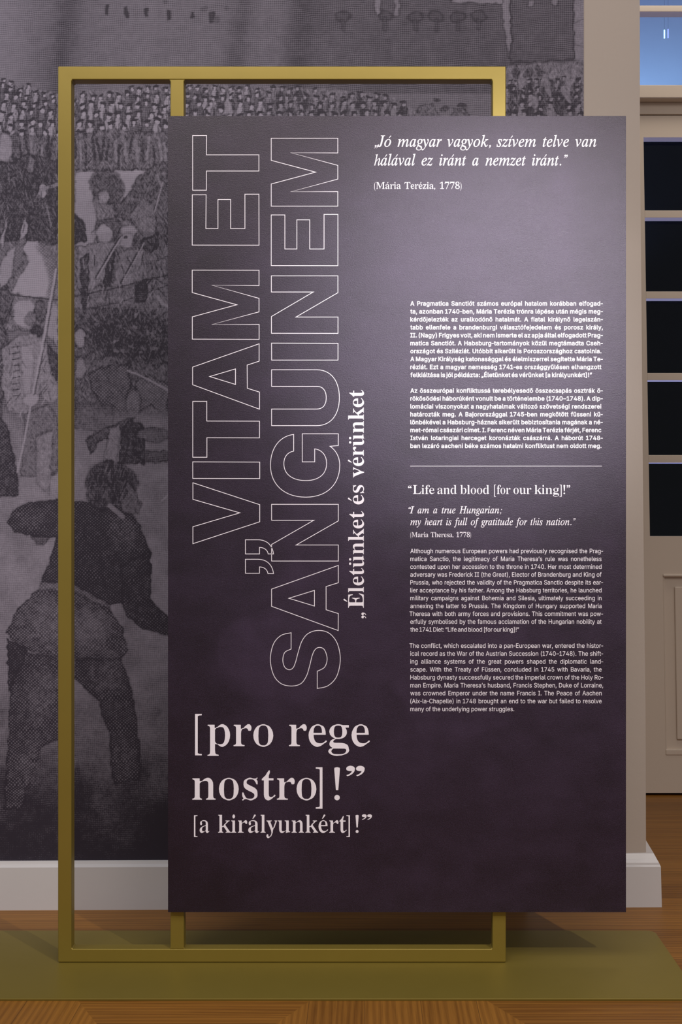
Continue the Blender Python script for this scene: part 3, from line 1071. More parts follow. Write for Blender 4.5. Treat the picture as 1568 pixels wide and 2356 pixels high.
robe = pin([(640, 1090), (760, 1000), (900, 1010), (1080, 1160), (1200, 1400), (1212, 1580), (1170, 1670), (1060, 1690), (960, 1670), (900, 1570), (790, 1560), (700, 1620), (560, 1600), (500, 1500), (520, 1430), (620, 1420), (660, 1300)], 14)
chair = pin([(505, 1440), (560, 1430), (600, 1470), (640, 1590), (600, 1620), (530, 1600), (505, 1540)], 10)
pt += 0.05 * chair
pt += 0.12 * np.exp(-((PU - 1292) / 34) ** 2) * np.clip((PV - 300) / 80, 0, 1) * np.clip((900 - PV) / 400, 0, 1)  # pale upright streak added to the panel tone
pt += 0.10 * robe * (0.6 + 1.2 * np.abs(pnoise(38, 5)))
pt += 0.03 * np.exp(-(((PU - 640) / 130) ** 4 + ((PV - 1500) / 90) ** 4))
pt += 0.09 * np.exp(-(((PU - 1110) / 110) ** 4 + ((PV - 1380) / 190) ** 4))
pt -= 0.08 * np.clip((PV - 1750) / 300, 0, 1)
pt -= 0.14 * np.clip((640 - PU) / 220, 0, 1)  # left side darkened in the colour to offset excess sheen
pt += 0.10 * pnoise(120, 6) + 0.07 * pnoise(30, 8)
pt = np.clip(pt, 0, 1)
cog = np.stack([PX + OFF.x, np.full_like(PX, PY + OFF.y), PZ], -1).reshape(-1, 3)
idx = np.arange(nx2 * nz2).reshape(nz2, nx2)
qd = np.stack([idx[1:, :-1], idx[1:, 1:], idx[:-1, 1:], idx[:-1, :-1]], -1).reshape(-1, 4)
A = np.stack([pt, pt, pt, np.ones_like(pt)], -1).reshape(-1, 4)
corners = [idx[0, 0], idx[0, -1], idx[-1, -1], idx[-1, 0]]
bk = np.array([[pa.x + OFF.x, PB + OFF.y, pa.z], [pb.x + OFF.x, PB + OFF.y, pa.z], [pb.x + OFF.x, PB + OFF.y, pb.z], [pa.x + OFF.x, PB + OFF.y, pb.z]])
n0 = len(cog)
cog2 = np.concatenate([cog, cog[corners], bk])
c_ = [n0, n0 + 1, n0 + 2, n0 + 3]
b_ = [n0 + 4, n0 + 5, n0 + 6, n0 + 7]
sq = np.array([[c_[0], c_[1], b_[1], b_[0]], [c_[1], c_[2], b_[2], b_[1]], [c_[2], c_[3], b_[3], b_[2]], [c_[3], c_[0], b_[0], b_[3]], [b_[0], b_[1], b_[2], b_[3]]])
A2 = np.concatenate([A, np.full((8, 4), 0.3)])
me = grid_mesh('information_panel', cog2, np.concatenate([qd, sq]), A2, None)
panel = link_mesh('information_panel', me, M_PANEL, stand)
panel.data.materials.append(M_EDGE)
for p in panel.data.polygons[-5:]:
    p.material_index = 1
panel['label'] = 'dark purple printed panel with white lettering'

# ------------------------------------------------------------------ lettering
# letter outlines: character, advance, then closed outlines in 1/1000 units
SERIF = '''
a465|125 -11 117 -9 81 16 59 50 52 90 60 134 82 170 113 197 149 219 193 239 277 264 309 276 311 282 311 354 306 386 298 402 292 410 273 422 233 429 197 429 169 425 150 414 140 398 141 382 153 354 156 338 153 315 142 290 137 283 129 280 113 278 93 280 89 282 85 288 75 318 71 338 75 374 81 398 93 414 109 424 125 429 161 447 201 459 245 460 305 451 361 422 385 391 399 354 403 310 403 94 407 58 413 52 421 50 441 50 461 59 465 58 468 54 465 50 457 49 453 46 452 38 425 13 409 3 393 -11 369 -14 345 -9 337 3 323 18 313 47 309 50 293 51 265 48 221 16 169 -8 141 -12|183 54 201 50 253 53 277 61 294 74 309 90 311 98 311 238 309 243 305 244 269 244 217 222 189 204 163 178 151 126 152 102 156 82 160 74 172 58
b488|72 -16 68 -16 63 -12 63 8 71 28 76 36 84 43 85 48 85 568 82 600 76 620 60 632 36 638 34 644 34 656 40 660 172 660 176 659 178 652 180 408 188 405 224 406 260 437 282 448 292 456 316 461 344 457 392 432 428 396 452 352 468 304 474 240 468 176 448 112 420 65 400 42 380 26 364 16 304 -10 284 -14 272 -14 252 -10 244 -3 216 10 204 19 176 28 160 39 144 40 136 37 117 16 104 4 80 -14|241 24 260 20 284 20 304 23 316 27 336 42 348 56 357 72 373 136 378 224 377 256 373 308 360 356 354 368 332 393 324 397 288 406 244 405 224 402 204 391 190 376 182 360 179 348 178 104 185 60 189 52 200 41 216 38 228 29
d502|184 -12 136 15 100 51 75 94 59 142 55 162 50 218 58 286 74 342 105 398 140 430 184 455 192 458 212 460 236 458 248 448 272 435 300 408 340 407 344 408 346 414 346 578 342 606 332 621 324 627 308 634 280 638 278 646 279 658 284 660 436 659 439 658 441 654 442 90 443 78 452 58 464 48 488 40 490 34 490 22 489 18 484 15 412 9 372 -4 328 -13 325 -10 326 -2 344 9 346 18 344 54 340 56 328 55 322 54 308 41 288 38 269 18 228 -10 204 -14|224 42 252 41 272 45 288 55 312 57 334 82 345 110 345 350 340 366 333 378 320 392 300 404 280 406 232 407 208 403 200 399 182 386 167 362 154 306 150 226 151 186 153 142 162 102 169 82 190 54
e402|200 -11 192 -9 142 18 108 50 83 90 74 106 58 158 51 234 59 298 79 350 107 398 124 415 152 434 208 458 232 460 256 458 300 438 332 422 349 406 370 366 383 314 388 246 385 242 380 240 152 239 149 234 154 178 169 126 192 91 212 77 228 68 268 61 304 61 331 70 359 90 392 122 400 118 412 106 401 90 382 70 372 64 356 59 335 38 280 1 236 -12 224 -14|147 282 156 279 308 279 312 280 313 286 313 318 308 362 293 402 276 421 252 430 216 430 204 426 182 414 168 392 155 366 147 294
f275|50 0 44 4 44 16 46 22 82 33 90 41 95 56 98 100 98 396 94 401 54 402 48 404 46 408 46 444 49 448 54 449 90 449 97 452 98 512 104 560 121 600 145 632 202 662 250 674 282 670 330 644 343 640 348 636 355 624 358 616 360 576 350 524 342 518 326 515 306 519 297 524 291 544 290 564 298 620 291 636 282 641 238 642 222 639 214 634 203 624 197 608 193 564 194 452 202 449 266 449 270 448 272 444 273 408 270 403 198 402 194 400 193 396 193 100 196 60 206 41 214 34 230 27 262 23 266 20 266 4 262 0 258 0
g440|176 -200 148 -196 92 -176 52 -145 43 -131 35 -111 35 -103 43 -79 62 -59 76 -50 96 -48 117 -39 116 -34 84 -12 63 17 58 41 58 49 63 77 74 105 88 122 108 137 133 149 156 152 164 157 166 161 105 197 68 245 55 305 63 353 81 389 111 421 148 441 200 458 228 461 256 459 320 441 432 441 436 439 438 433 438 397 436 391 432 389 376 389 371 385 394 341 400 293 395 253 382 225 373 213 348 187 316 168 284 157 248 149 200 151 176 146 160 136 144 121 134 105 132 93 136 83 152 74 184 71 240 71 304 68 352 58 392 41 416 20 430 -11 436 -51 445 -75 443 -99 423 -135 388 -160 296 -193 240 -198 212 -203|196 -167 260 -168 308 -164 331 -159 364 -139 372 -131 388 -95 386 -71 380 -62 372 -57 356 -52 332 -50 140 -49 132 -51 108 -71 100 -83 94 -107 100 -127 113 -143 124 -152 156 -164|203 181 248 180 276 187 284 194 298 213 306 241 309 265 311 305 308 357 297 401 282 421 276 424 244 431 208 431 188 426 180 423 173 417 160 401 155 389 148 357 144 313 147 257 150 245 159 213 168 201 180 189
h518|54 0 49 4 48 16 50 22 73 28 85 36 95 52 97 60 98 576 96 604 90 620 74 633 58 637 52 640 51 656 58 660 186 660 190 659 193 652 194 391 198 388 214 388 242 394 278 429 322 454 330 458 350 461 382 456 390 449 412 436 437 404 452 364 456 324 457 84 460 56 466 41 470 36 482 28 502 23 505 16 504 4 498 0 322 0 316 4 316 20 346 32 358 48 360 56 363 84 363 324 360 356 355 372 349 380 342 386 334 390 318 393 294 393 274 389 254 387 230 379 198 346 193 336 194 60 197 48 205 36 218 27 234 24 238 21 239 4 234 0 230 0
i253|54 0 49 4 48 16 50 22 70 27 82 34 90 42 96 56 98 84 98 364 96 396 90 412 78 421 54 426 52 432 53 444 56 448 62 449 190 448 193 440 193 80 197 52 201 40 214 29 234 24 238 21 239 4 234 0 230 0|134 527 121 532 101 572 96 596 100 624 122 666 146 671 166 668 174 662 192 624 197 600 195 584 190 568 172 532 150 526
k485|53 0 47 4 47 20 53 24 73 28 85 36 96 56 98 76 98 588 96 604 91 620 77 632 56 636 52 640 53 652 57 659 61 660 189 659 193 652 194 248 201 245 229 245 237 246 241 249 259 268 275 304 331 360 352 384 363 400 366 412 366 416 362 420 329 425 323 428 322 444 325 448 473 449 477 447 479 440 477 426 431 412 410 388 327 308 323 300 324 280 327 268 331 260 478 52 501 31 521 23 524 16 523 4 517 0 333 1 329 8 330 20 333 22 357 28 363 32 366 40 368 48 358 72 262 208 253 213 221 213 213 211 197 197 193 192 194 64 196 52 205 36 217 28 233 25 239 20 239 4 233 0
l255|54 0 49 4 48 16 50 22 73 28 85 36 95 52 97 60 98 576 96 604 91 620 78 631 54 637 51 644 52 656 58 660 186 660 190 659 193 652 193 80 197 52 201 40 214 29 234 24 238 21 239 4 234 0 230 0
m769|54 0 49 4 48 16 50 22 70 27 82 34 90 42 96 56 98 84 98 364 96 392 91 408 77 420 52 428 50 440 53 448 186 448 190 444 190 440 190 392 191 388 198 385 214 386 226 392 242 394 278 429 322 456 342 461 370 457 378 454 418 426 423 420 440 384 446 379 462 379 482 392 498 394 526 423 534 429 574 453 586 458 606 461 636 456 643 448 666 434 687 408 703 364 709 312 709 84 710 60 714 48 721 36 734 27 754 22 756 16 754 2 750 0 578 0 574 0 570 4 570 20 575 24 590 27 604 36 610 46 615 60 617 84 617 316 613 352 606 376 598 385 590 389 570 393 546 393 502 379 482 378 453 348 448 340 448 84 451 60 456 44 462 35 474 27 490 24 494 20 495 4 490 0 486 0 314 1 311 8 312 20 318 25 334 28 346 36 351 44 356 56 359 88 359 312 355 352 348 376 334 389 310 393 290 393 282 392 262 386 242 385 227 380 194 345 190 336 190 84 192 60 197 44 202 37 214 28 230 24 234 21 235 4 230 0 226 0
n518|54 0 49 4 48 16 50 22 70 27 82 34 90 42 96 56 98 84 98 364 96 392 91 408 77 420 52 428 50 440 53 448 190 448 193 440 194 392 198 388 202 388 218 388 230 393 242 394 278 430 330 458 354 461 378 458 412 436 437 404 453 360 457 304 457 84 460 56 466 41 470 36 482 28 498 25 504 20 505 8 502 1 322 0 316 4 316 20 346 32 358 48 360 56 363 84 363 324 360 356 355 372 349 380 342 386 334 390 318 393 294 393 274 389 254 387 230 379 198 346 193 336 194 60 197 48 205 36 218 27 234 24 238 21 239 4 234 0 230 0
o453|220 -11 180 4 136 26 104 58 78 102 58 158 51 230 59 294 77 346 108 396 136 422 152 431 220 458 248 460 268 458 280 454 340 430 354 422 382 394 409 350 428 298 432 278 438 218 428 150 409 98 380 51 352 25 284 -7 268 -12 248 -14|219 18 268 17 296 28 316 50 324 62 333 86 337 118 342 230 337 326 332 354 325 382 317 398 292 424 264 433 224 433 204 427 192 419 172 398 167 390 159 362 153 330 149 210 152 134 158 82 167 58 191 30 200 24
p504|53 -202 47 -198 48 -182 69 -176 81 -169 91 -158 95 -142 98 -98 98 362 96 390 89 410 77 421 53 428 50 434 51 446 57 449 181 449 185 447 186 442 186 386 189 382 201 381 209 384 225 400 248 406 265 427 309 457 333 462 361 458 373 449 405 431 437 398 463 350 478 302 482 282 486 226 480 166 462 102 438 58 417 34 401 18 369 -1 361 -8 353 -11 329 -14 309 -11 269 14 241 41 225 41 209 46 197 46 193 42 193 -78 199 -142 207 -158 221 -170 261 -178 264 -186 264 -198 261 -201|274 42 281 41 305 41 337 50 346 54 369 86 382 138 384 154 389 222 386 294 373 354 362 378 353 389 337 399 309 403 285 403 261 395 241 382 221 381 210 370 194 342 193 334 193 102 211 66 231 50 241 47 261 47
r382|54 0 49 4 49 20 54 24 74 28 89 40 96 56 98 84 98 364 97 392 91 408 85 416 74 422 54 426 52 432 54 446 62 449 186 448 190 444 190 440 190 372 194 367 206 366 213 368 222 376 242 379 264 408 290 433 305 444 316 456 338 461 366 457 391 420 395 404 397 384 395 364 390 340 384 328 362 322 338 326 333 332 326 356 316 368 310 373 298 376 278 377 270 376 250 367 230 365 226 363 213 348 199 316 194 272 194 88 197 64 200 52 211 36 230 28 258 24 262 22 264 16 262 2 258 0
s384|56 -13 52 -6 54 10 56 12 72 13 75 22 74 34 59 62 55 82 52 102 52 146 56 152 72 152 78 150 96 102 118 58 136 36 148 29 188 22 224 22 252 27 268 38 281 54 289 70 292 82 287 118 284 123 276 131 246 154 184 185 136 213 113 234 98 250 83 282 78 318 80 374 94 406 104 418 112 424 132 432 164 452 188 460 204 462 228 460 244 452 276 444 304 443 320 446 336 462 351 462 354 458 353 446 348 443 336 442 333 438 332 434 333 426 349 398 353 378 354 330 352 323 348 322 336 322 330 326 313 366 292 400 284 409 271 422 252 427 232 429 200 429 180 427 172 424 158 414 148 399 139 378 138 370 140 350 146 338 154 330 188 308 296 251 329 218 346 182 351 142 351 82 349 74 342 58 328 39 316 28 260 -4 240 -11 220 -14 196 -11 180 -2 144 10 132 12 108 12 90 6 76 -11 68 -13
t297|157 -10 149 -7 141 0 119 15 99 55 92 107 92 399 90 403 85 405 53 406 51 411 51 431 55 439 125 512 156 567 185 611 189 614 201 615 208 611 209 579 203 551 188 507 187 455 189 451 193 450 277 449 280 443 280 411 278 407 273 405 193 405 189 404 187 399 187 123 191 87 195 75 206 63 221 58 241 58 249 60 273 71 297 105 301 107 305 105 317 99 320 95 317 87 301 61 297 59 281 57 278 55 265 35 221 1 193 -11 181 -13
u508|172 -11 152 -2 117 26 97 74 89 146 89 362 87 386 80 406 74 414 64 421 40 428 38 434 39 446 44 450 176 450 183 446 184 114 186 90 196 70 212 56 232 53 260 52 280 57 304 58 320 64 350 94 353 102 353 358 350 390 345 406 338 414 324 422 300 427 297 434 298 446 304 450 444 449 448 442 448 110 451 78 460 56 476 48 496 44 500 42 501 38 500 22 492 18 416 10 380 -3 336 -13 332 -10 333 -2 352 14 353 50 352 54 348 57 332 57 320 53 304 51 276 24 248 5 231 -2 220 -11 192 -14
v410|216 -15 208 -13 205 -10 198 6 194 22 188 74 184 94 80 354 52 410 40 420 24 424 20 427 19 446 24 449 28 450 208 450 216 446 216 429 212 427 182 422 175 418 166 402 167 390 243 186 248 179 264 178 268 179 272 186 341 362 349 390 349 410 347 418 344 423 320 427 317 434 317 446 324 450 416 449 420 446 420 430 406 418 397 394 375 346 312 186 308 179 288 176 283 170 275 150 254 94 250 78 245 22 236 -6 232 -13 228 -14
y401|54 -199 49 -191 36 -179 21 -159 17 -147 13 -127 13 -115 17 -95 26 -68 29 -63 54 -58 76 -63 82 -71 87 -107 86 -123 90 -137 94 -140 102 -143 130 -142 146 -131 168 -103 188 -63 203 -7 197 21 191 69 186 89 79 353 59 397 50 409 37 421 20 425 16 429 16 445 22 449 206 449 213 445 213 429 210 425 174 417 167 409 165 397 173 369 244 181 246 177 250 175 262 174 270 177 272 181 343 377 347 397 347 413 342 419 322 424 318 428 317 445 322 449 326 449 410 448 414 441 413 429 411 425 404 421 394 393 369 333 314 181 310 175 294 174 290 172 285 161 257 81 251 17 247 -3 210 -95 191 -131 182 -142 162 -145 140 -171 106 -199 78 -203
z391|47 0 41 4 41 16 43 23 263 412 259 416 255 416 167 416 123 410 103 395 82 364 64 316 59 313 43 314 40 316 39 320 43 376 49 396 66 416 68 440 71 447 75 449 371 449 375 447 377 444 377 424 372 412 164 40 167 37 171 36 239 36 303 44 321 56 333 68 355 102 377 152 383 155 395 155 399 153 400 148 396 96 388 68 370 40 367 4 359 0
E607|48 0 43 4 43 20 44 23 84 29 104 39 115 48 127 72 131 116 131 532 126 588 112 615 88 629 48 637 45 644 46 656 52 660 512 661 548 660 556 657 558 600 570 580 578 552 579 472 576 465 572 464 560 464 555 468 544 516 524 562 504 590 484 601 448 615 364 623 272 621 260 617 251 608 248 600 244 564 244 364 248 358 304 357 344 363 359 368 382 392 400 432 418 496 424 500 436 500 441 496 440 416 436 392 419 360 419 324 420 316 437 288 441 268 441 180 440 174 436 171 420 171 416 176 409 224 397 260 380 292 364 309 344 317 324 320 292 322 248 321 244 316 244 96 247 68 251 60 260 50 276 43 368 41 420 43 472 55 500 67 520 79 544 110 570 152 595 204 600 207 620 206 622 204 622 196 609 136 599 108 575 68 560 2 556 0 512 -1
L584|50 0 44 4 44 20 46 24 86 32 106 42 116 52 127 76 131 116 131 548 126 588 114 613 110 617 86 629 50 636 46 644 47 656 54 660 338 659 341 652 340 640 338 637 282 629 265 620 252 604 244 580 243 116 248 68 254 56 266 47 314 41 370 41 418 44 434 47 482 59 514 78 526 92 542 116 568 164 593 220 598 223 614 223 618 220 619 216 607 148 595 112 573 68 562 4 558 1 554 0
M885|48 0 43 4 43 20 44 24 80 31 92 36 101 48 106 72 110 116 110 556 112 563 128 566 130 572 126 600 116 616 100 626 48 636 44 644 45 656 48 659 240 660 248 656 436 212 440 208 444 207 456 207 463 212 615 572 620 577 636 578 640 581 672 656 680 660 864 660 872 657 873 640 869 636 832 627 808 611 795 588 790 544 792 92 799 60 808 44 820 35 828 32 844 27 870 24 873 20 872 3 864 0 604 0 597 4 597 20 600 25 648 36 666 48 675 64 680 96 682 124 682 568 680 576 668 577 660 575 656 568 513 224 504 209 500 207 484 206 480 200 440 104 436 84 429 28 420 6 416 1 412 0 396 0 392 2 387 12 379 36 373 88 365 116 178 556 172 563 156 563 153 560 152 556 152 124 157 72 160 44 162 40 180 30 220 24 223 20 223 4 216 0
T579|164 0 157 4 156 20 159 24 200 31 226 44 241 68 245 88 249 124 248 624 244 628 240 628 192 627 128 618 108 606 85 584 60 532 42 464 36 461 24 461 17 464 16 468 17 536 25 580 37 604 39 656 44 660 568 660 572 657 573 652 574 608 589 572 593 552 595 468 592 461 588 460 576 460 571 464 557 524 537 568 520 595 512 604 472 622 444 625 408 628 368 628 361 624 360 620 360 120 365 76 367 68 380 44 408 31 451 24 454 20 453 4 448 0
1510|125 0 117 4 117 8 117 44 121 51 193 52 217 55 233 65 242 84 246 116 246 596 244 600 241 602 209 602 201 600 148 544 125 510 101 503 81 505 74 512 74 532 68 548 66 572 70 576 85 582 125 596 169 618 213 647 281 698 341 699 345 698 347 692 347 120 350 88 358 68 373 55 401 52 473 51 475 44 475 4 469 0
7510|184 0 180 0 176 4 179 12 423 584 422 588 416 589 148 589 128 586 118 580 109 564 103 536 100 496 98 492 92 490 52 491 47 496 49 532 53 564 59 580 68 592 71 692 76 696 80 696 488 695 490 688 490 648 469 596 469 592 477 588 479 584 478 580 237 12 233 4 228 0
8510|241 -7 213 -3 157 15 109 46 79 82 60 126 52 178 60 226 64 238 93 282 138 318 191 350 189 355 141 389 105 430 83 474 75 534 80 574 92 606 99 618 125 652 165 679 213 695 261 704 293 704 321 700 369 684 409 659 439 622 455 586 458 574 463 534 455 486 451 478 425 440 387 410 337 378 341 372 409 332 457 288 484 242 493 182 486 130 467 86 461 76 427 42 377 13 321 -3 269 -10|232 50 249 47 297 47 333 53 341 56 373 82 393 116 402 166 394 210 369 246 321 280 265 311 257 313 217 312 184 286 161 258 147 226 140 178 147 122 169 83 205 56|267 414 277 411 313 411 325 416 348 434 365 455 369 462 380 494 385 538 382 562 375 590 361 614 349 627 341 634 321 643 297 648 253 648 217 641 189 617 173 582 167 538 173 502 177 490 192 466 199 458 229 435
'''
SERIF_HEAVY = '''
e422|196 -11 180 -7 132 17 96 51 67 98 46 162 40 230 46 290 68 349 94 394 118 418 141 434 188 454 224 460 252 459 272 455 311 438 336 423 358 402 381 362 393 318 399 246 396 242 392 240 164 240 160 234 165 178 178 130 200 95 208 87 236 69 280 61 296 61 330 70 359 90 392 122 400 118 412 106 404 94 384 70 364 58 348 39 288 0 228 -14|158 282 164 279 296 279 301 282 302 322 298 366 286 402 269 422 244 430 224 430 196 418 188 411 166 370 159 306
k505|45 0 41 0 36 4 37 20 42 24 61 28 73 35 82 48 86 60 87 584 85 604 80 620 65 632 45 636 41 640 41 644 42 656 49 660 197 660 201 659 204 652 205 248 209 245 221 245 229 248 233 251 253 273 273 302 331 360 350 384 359 404 355 416 349 421 313 427 311 432 313 447 317 449 486 448 489 444 490 432 489 428 485 424 445 414 437 410 397 376 327 308 324 304 324 300 339 264 489 53 510 32 533 22 535 16 534 4 529 0 321 1 318 8 319 20 325 23 345 27 351 32 357 44 354 56 345 76 253 206 245 213 233 213 226 212 221 209 204 192 205 68 207 52 216 36 229 27 245 24 250 20 251 8 249 2 245 0
l275|46 0 42 0 38 4 38 20 42 24 62 28 74 36 82 48 86 60 87 576 86 600 80 620 66 632 42 638 40 644 41 656 46 660 198 660 202 658 204 652 204 80 207 56 212 40 226 29 246 23 250 16 249 4 242 0
n538|46 0 42 0 38 4 38 20 42 24 62 28 74 36 82 48 86 60 87 364 86 388 80 408 66 420 41 428 39 440 42 448 198 449 202 447 204 444 204 396 206 390 210 388 218 389 234 396 270 432 310 453 326 457 354 461 386 457 423 436 448 404 464 360 468 308 468 84 471 56 477 40 482 35 494 27 514 22 516 16 514 2 510 0 310 0 305 4 304 16 306 21 330 29 339 36 347 48 351 72 352 324 351 348 341 376 326 389 298 393 262 386 242 380 210 347 204 336 204 80 206 56 216 36 226 29 245 24 249 20 249 4 242 0
r402|46 0 42 0 38 4 38 20 42 24 62 28 74 36 82 48 86 60 87 364 86 392 78 412 66 421 46 424 42 427 42 445 46 449 50 449 198 448 201 440 201 372 203 368 210 366 222 376 232 380 254 409 278 432 310 455 338 461 371 456 388 440 402 419 408 392 407 372 404 356 397 340 386 328 362 322 338 326 330 332 316 356 305 368 298 373 278 377 238 364 224 348 210 316 205 272 205 88 209 60 213 48 222 36 242 27 266 24 274 20 274 3 266 0
s404|56 -13 52 -6 52 6 54 10 61 14 64 22 63 34 56 62 53 94 52 146 56 152 72 152 78 150 96 102 119 62 140 40 157 30 196 22 212 22 244 27 264 39 276 54 281 62 285 82 277 118 268 128 235 154 168 188 124 213 96 239 88 250 72 282 66 322 73 374 95 414 104 423 152 451 184 459 204 462 232 459 284 445 304 443 320 446 336 462 351 462 354 458 353 446 344 439 343 434 343 426 351 402 354 374 354 330 352 323 348 322 332 323 313 366 291 398 268 418 256 423 220 429 188 427 180 425 168 418 160 410 151 394 146 374 148 354 156 338 164 330 192 312 308 250 339 218 357 182 362 142 358 82 354 70 347 58 324 28 268 -5 240 -11 216 -14 184 -9 168 -2 132 10 108 12 90 6 76 -11 68 -13
t317|153 -9 137 -5 108 15 88 55 81 107 81 399 77 404 45 405 42 407 40 411 40 431 44 439 105 501 125 524 185 611 189 614 201 615 208 611 209 583 206 551 199 507 198 455 201 451 205 450 285 450 289 448 291 443 291 411 289 406 205 405 200 403 198 399 198 123 204 79 209 71 217 63 233 58 245 58 273 71 297 105 301 107 305 105 317 99 320 95 317 87 301 61 289 55 276 35 233 2 225 -2 181 -13
u528|172 -11 144 -4 108 23 104 30 86 74 78 146 78 362 76 386 69 406 63 414 52 422 33 426 28 429 28 446 36 450 188 450 194 446 195 114 198 90 200 82 207 70 221 58 240 53 256 52 292 58 308 63 339 94 342 102 342 358 340 386 334 406 328 413 312 422 292 425 288 428 286 434 287 446 292 450 456 448 459 442 459 110 462 78 467 62 472 56 484 49 504 45 510 42 512 38 511 22 504 18 428 10 336 -13 332 -11 331 -6 340 10 342 18 341 54 336 57 316 52 284 22 260 5 228 -10 192 -14
v430|216 -15 208 -13 205 -10 198 6 172 98 66 362 41 410 28 420 10 426 8 430 8 446 16 450 220 450 227 446 228 434 224 427 196 422 186 418 178 402 178 390 254 186 260 179 264 178 268 179 272 186 341 362 349 390 349 398 345 414 336 422 308 428 306 434 306 446 312 450 428 449 432 442 430 430 412 418 401 402 375 346 312 186 308 179 300 176 294 170 263 90 245 18 236 -6 232 -13 228 -14
E627|40 0 36 0 32 4 31 20 34 24 76 30 96 41 106 52 115 68 117 76 120 116 120 532 116 584 103 612 96 619 76 630 40 636 36 638 34 644 36 658 40 660 564 659 568 652 569 600 574 584 579 552 579 472 576 465 572 464 560 464 555 468 544 516 524 560 500 588 484 596 440 614 352 623 280 621 268 615 262 608 259 600 255 564 256 360 264 357 296 358 340 364 352 369 379 392 400 432 418 496 424 500 436 500 441 496 441 416 438 388 431 364 430 324 431 316 438 292 441 272 441 180 440 174 436 171 420 171 416 176 409 224 397 260 378 292 360 307 348 312 324 319 260 322 257 320 255 316 255 96 258 68 264 57 272 49 288 42 356 41 408 43 460 55 504 74 516 84 540 108 570 152 595 204 600 207 620 206 622 200 613 152 602 108 586 68 572 3 564 0 512 -1
'''
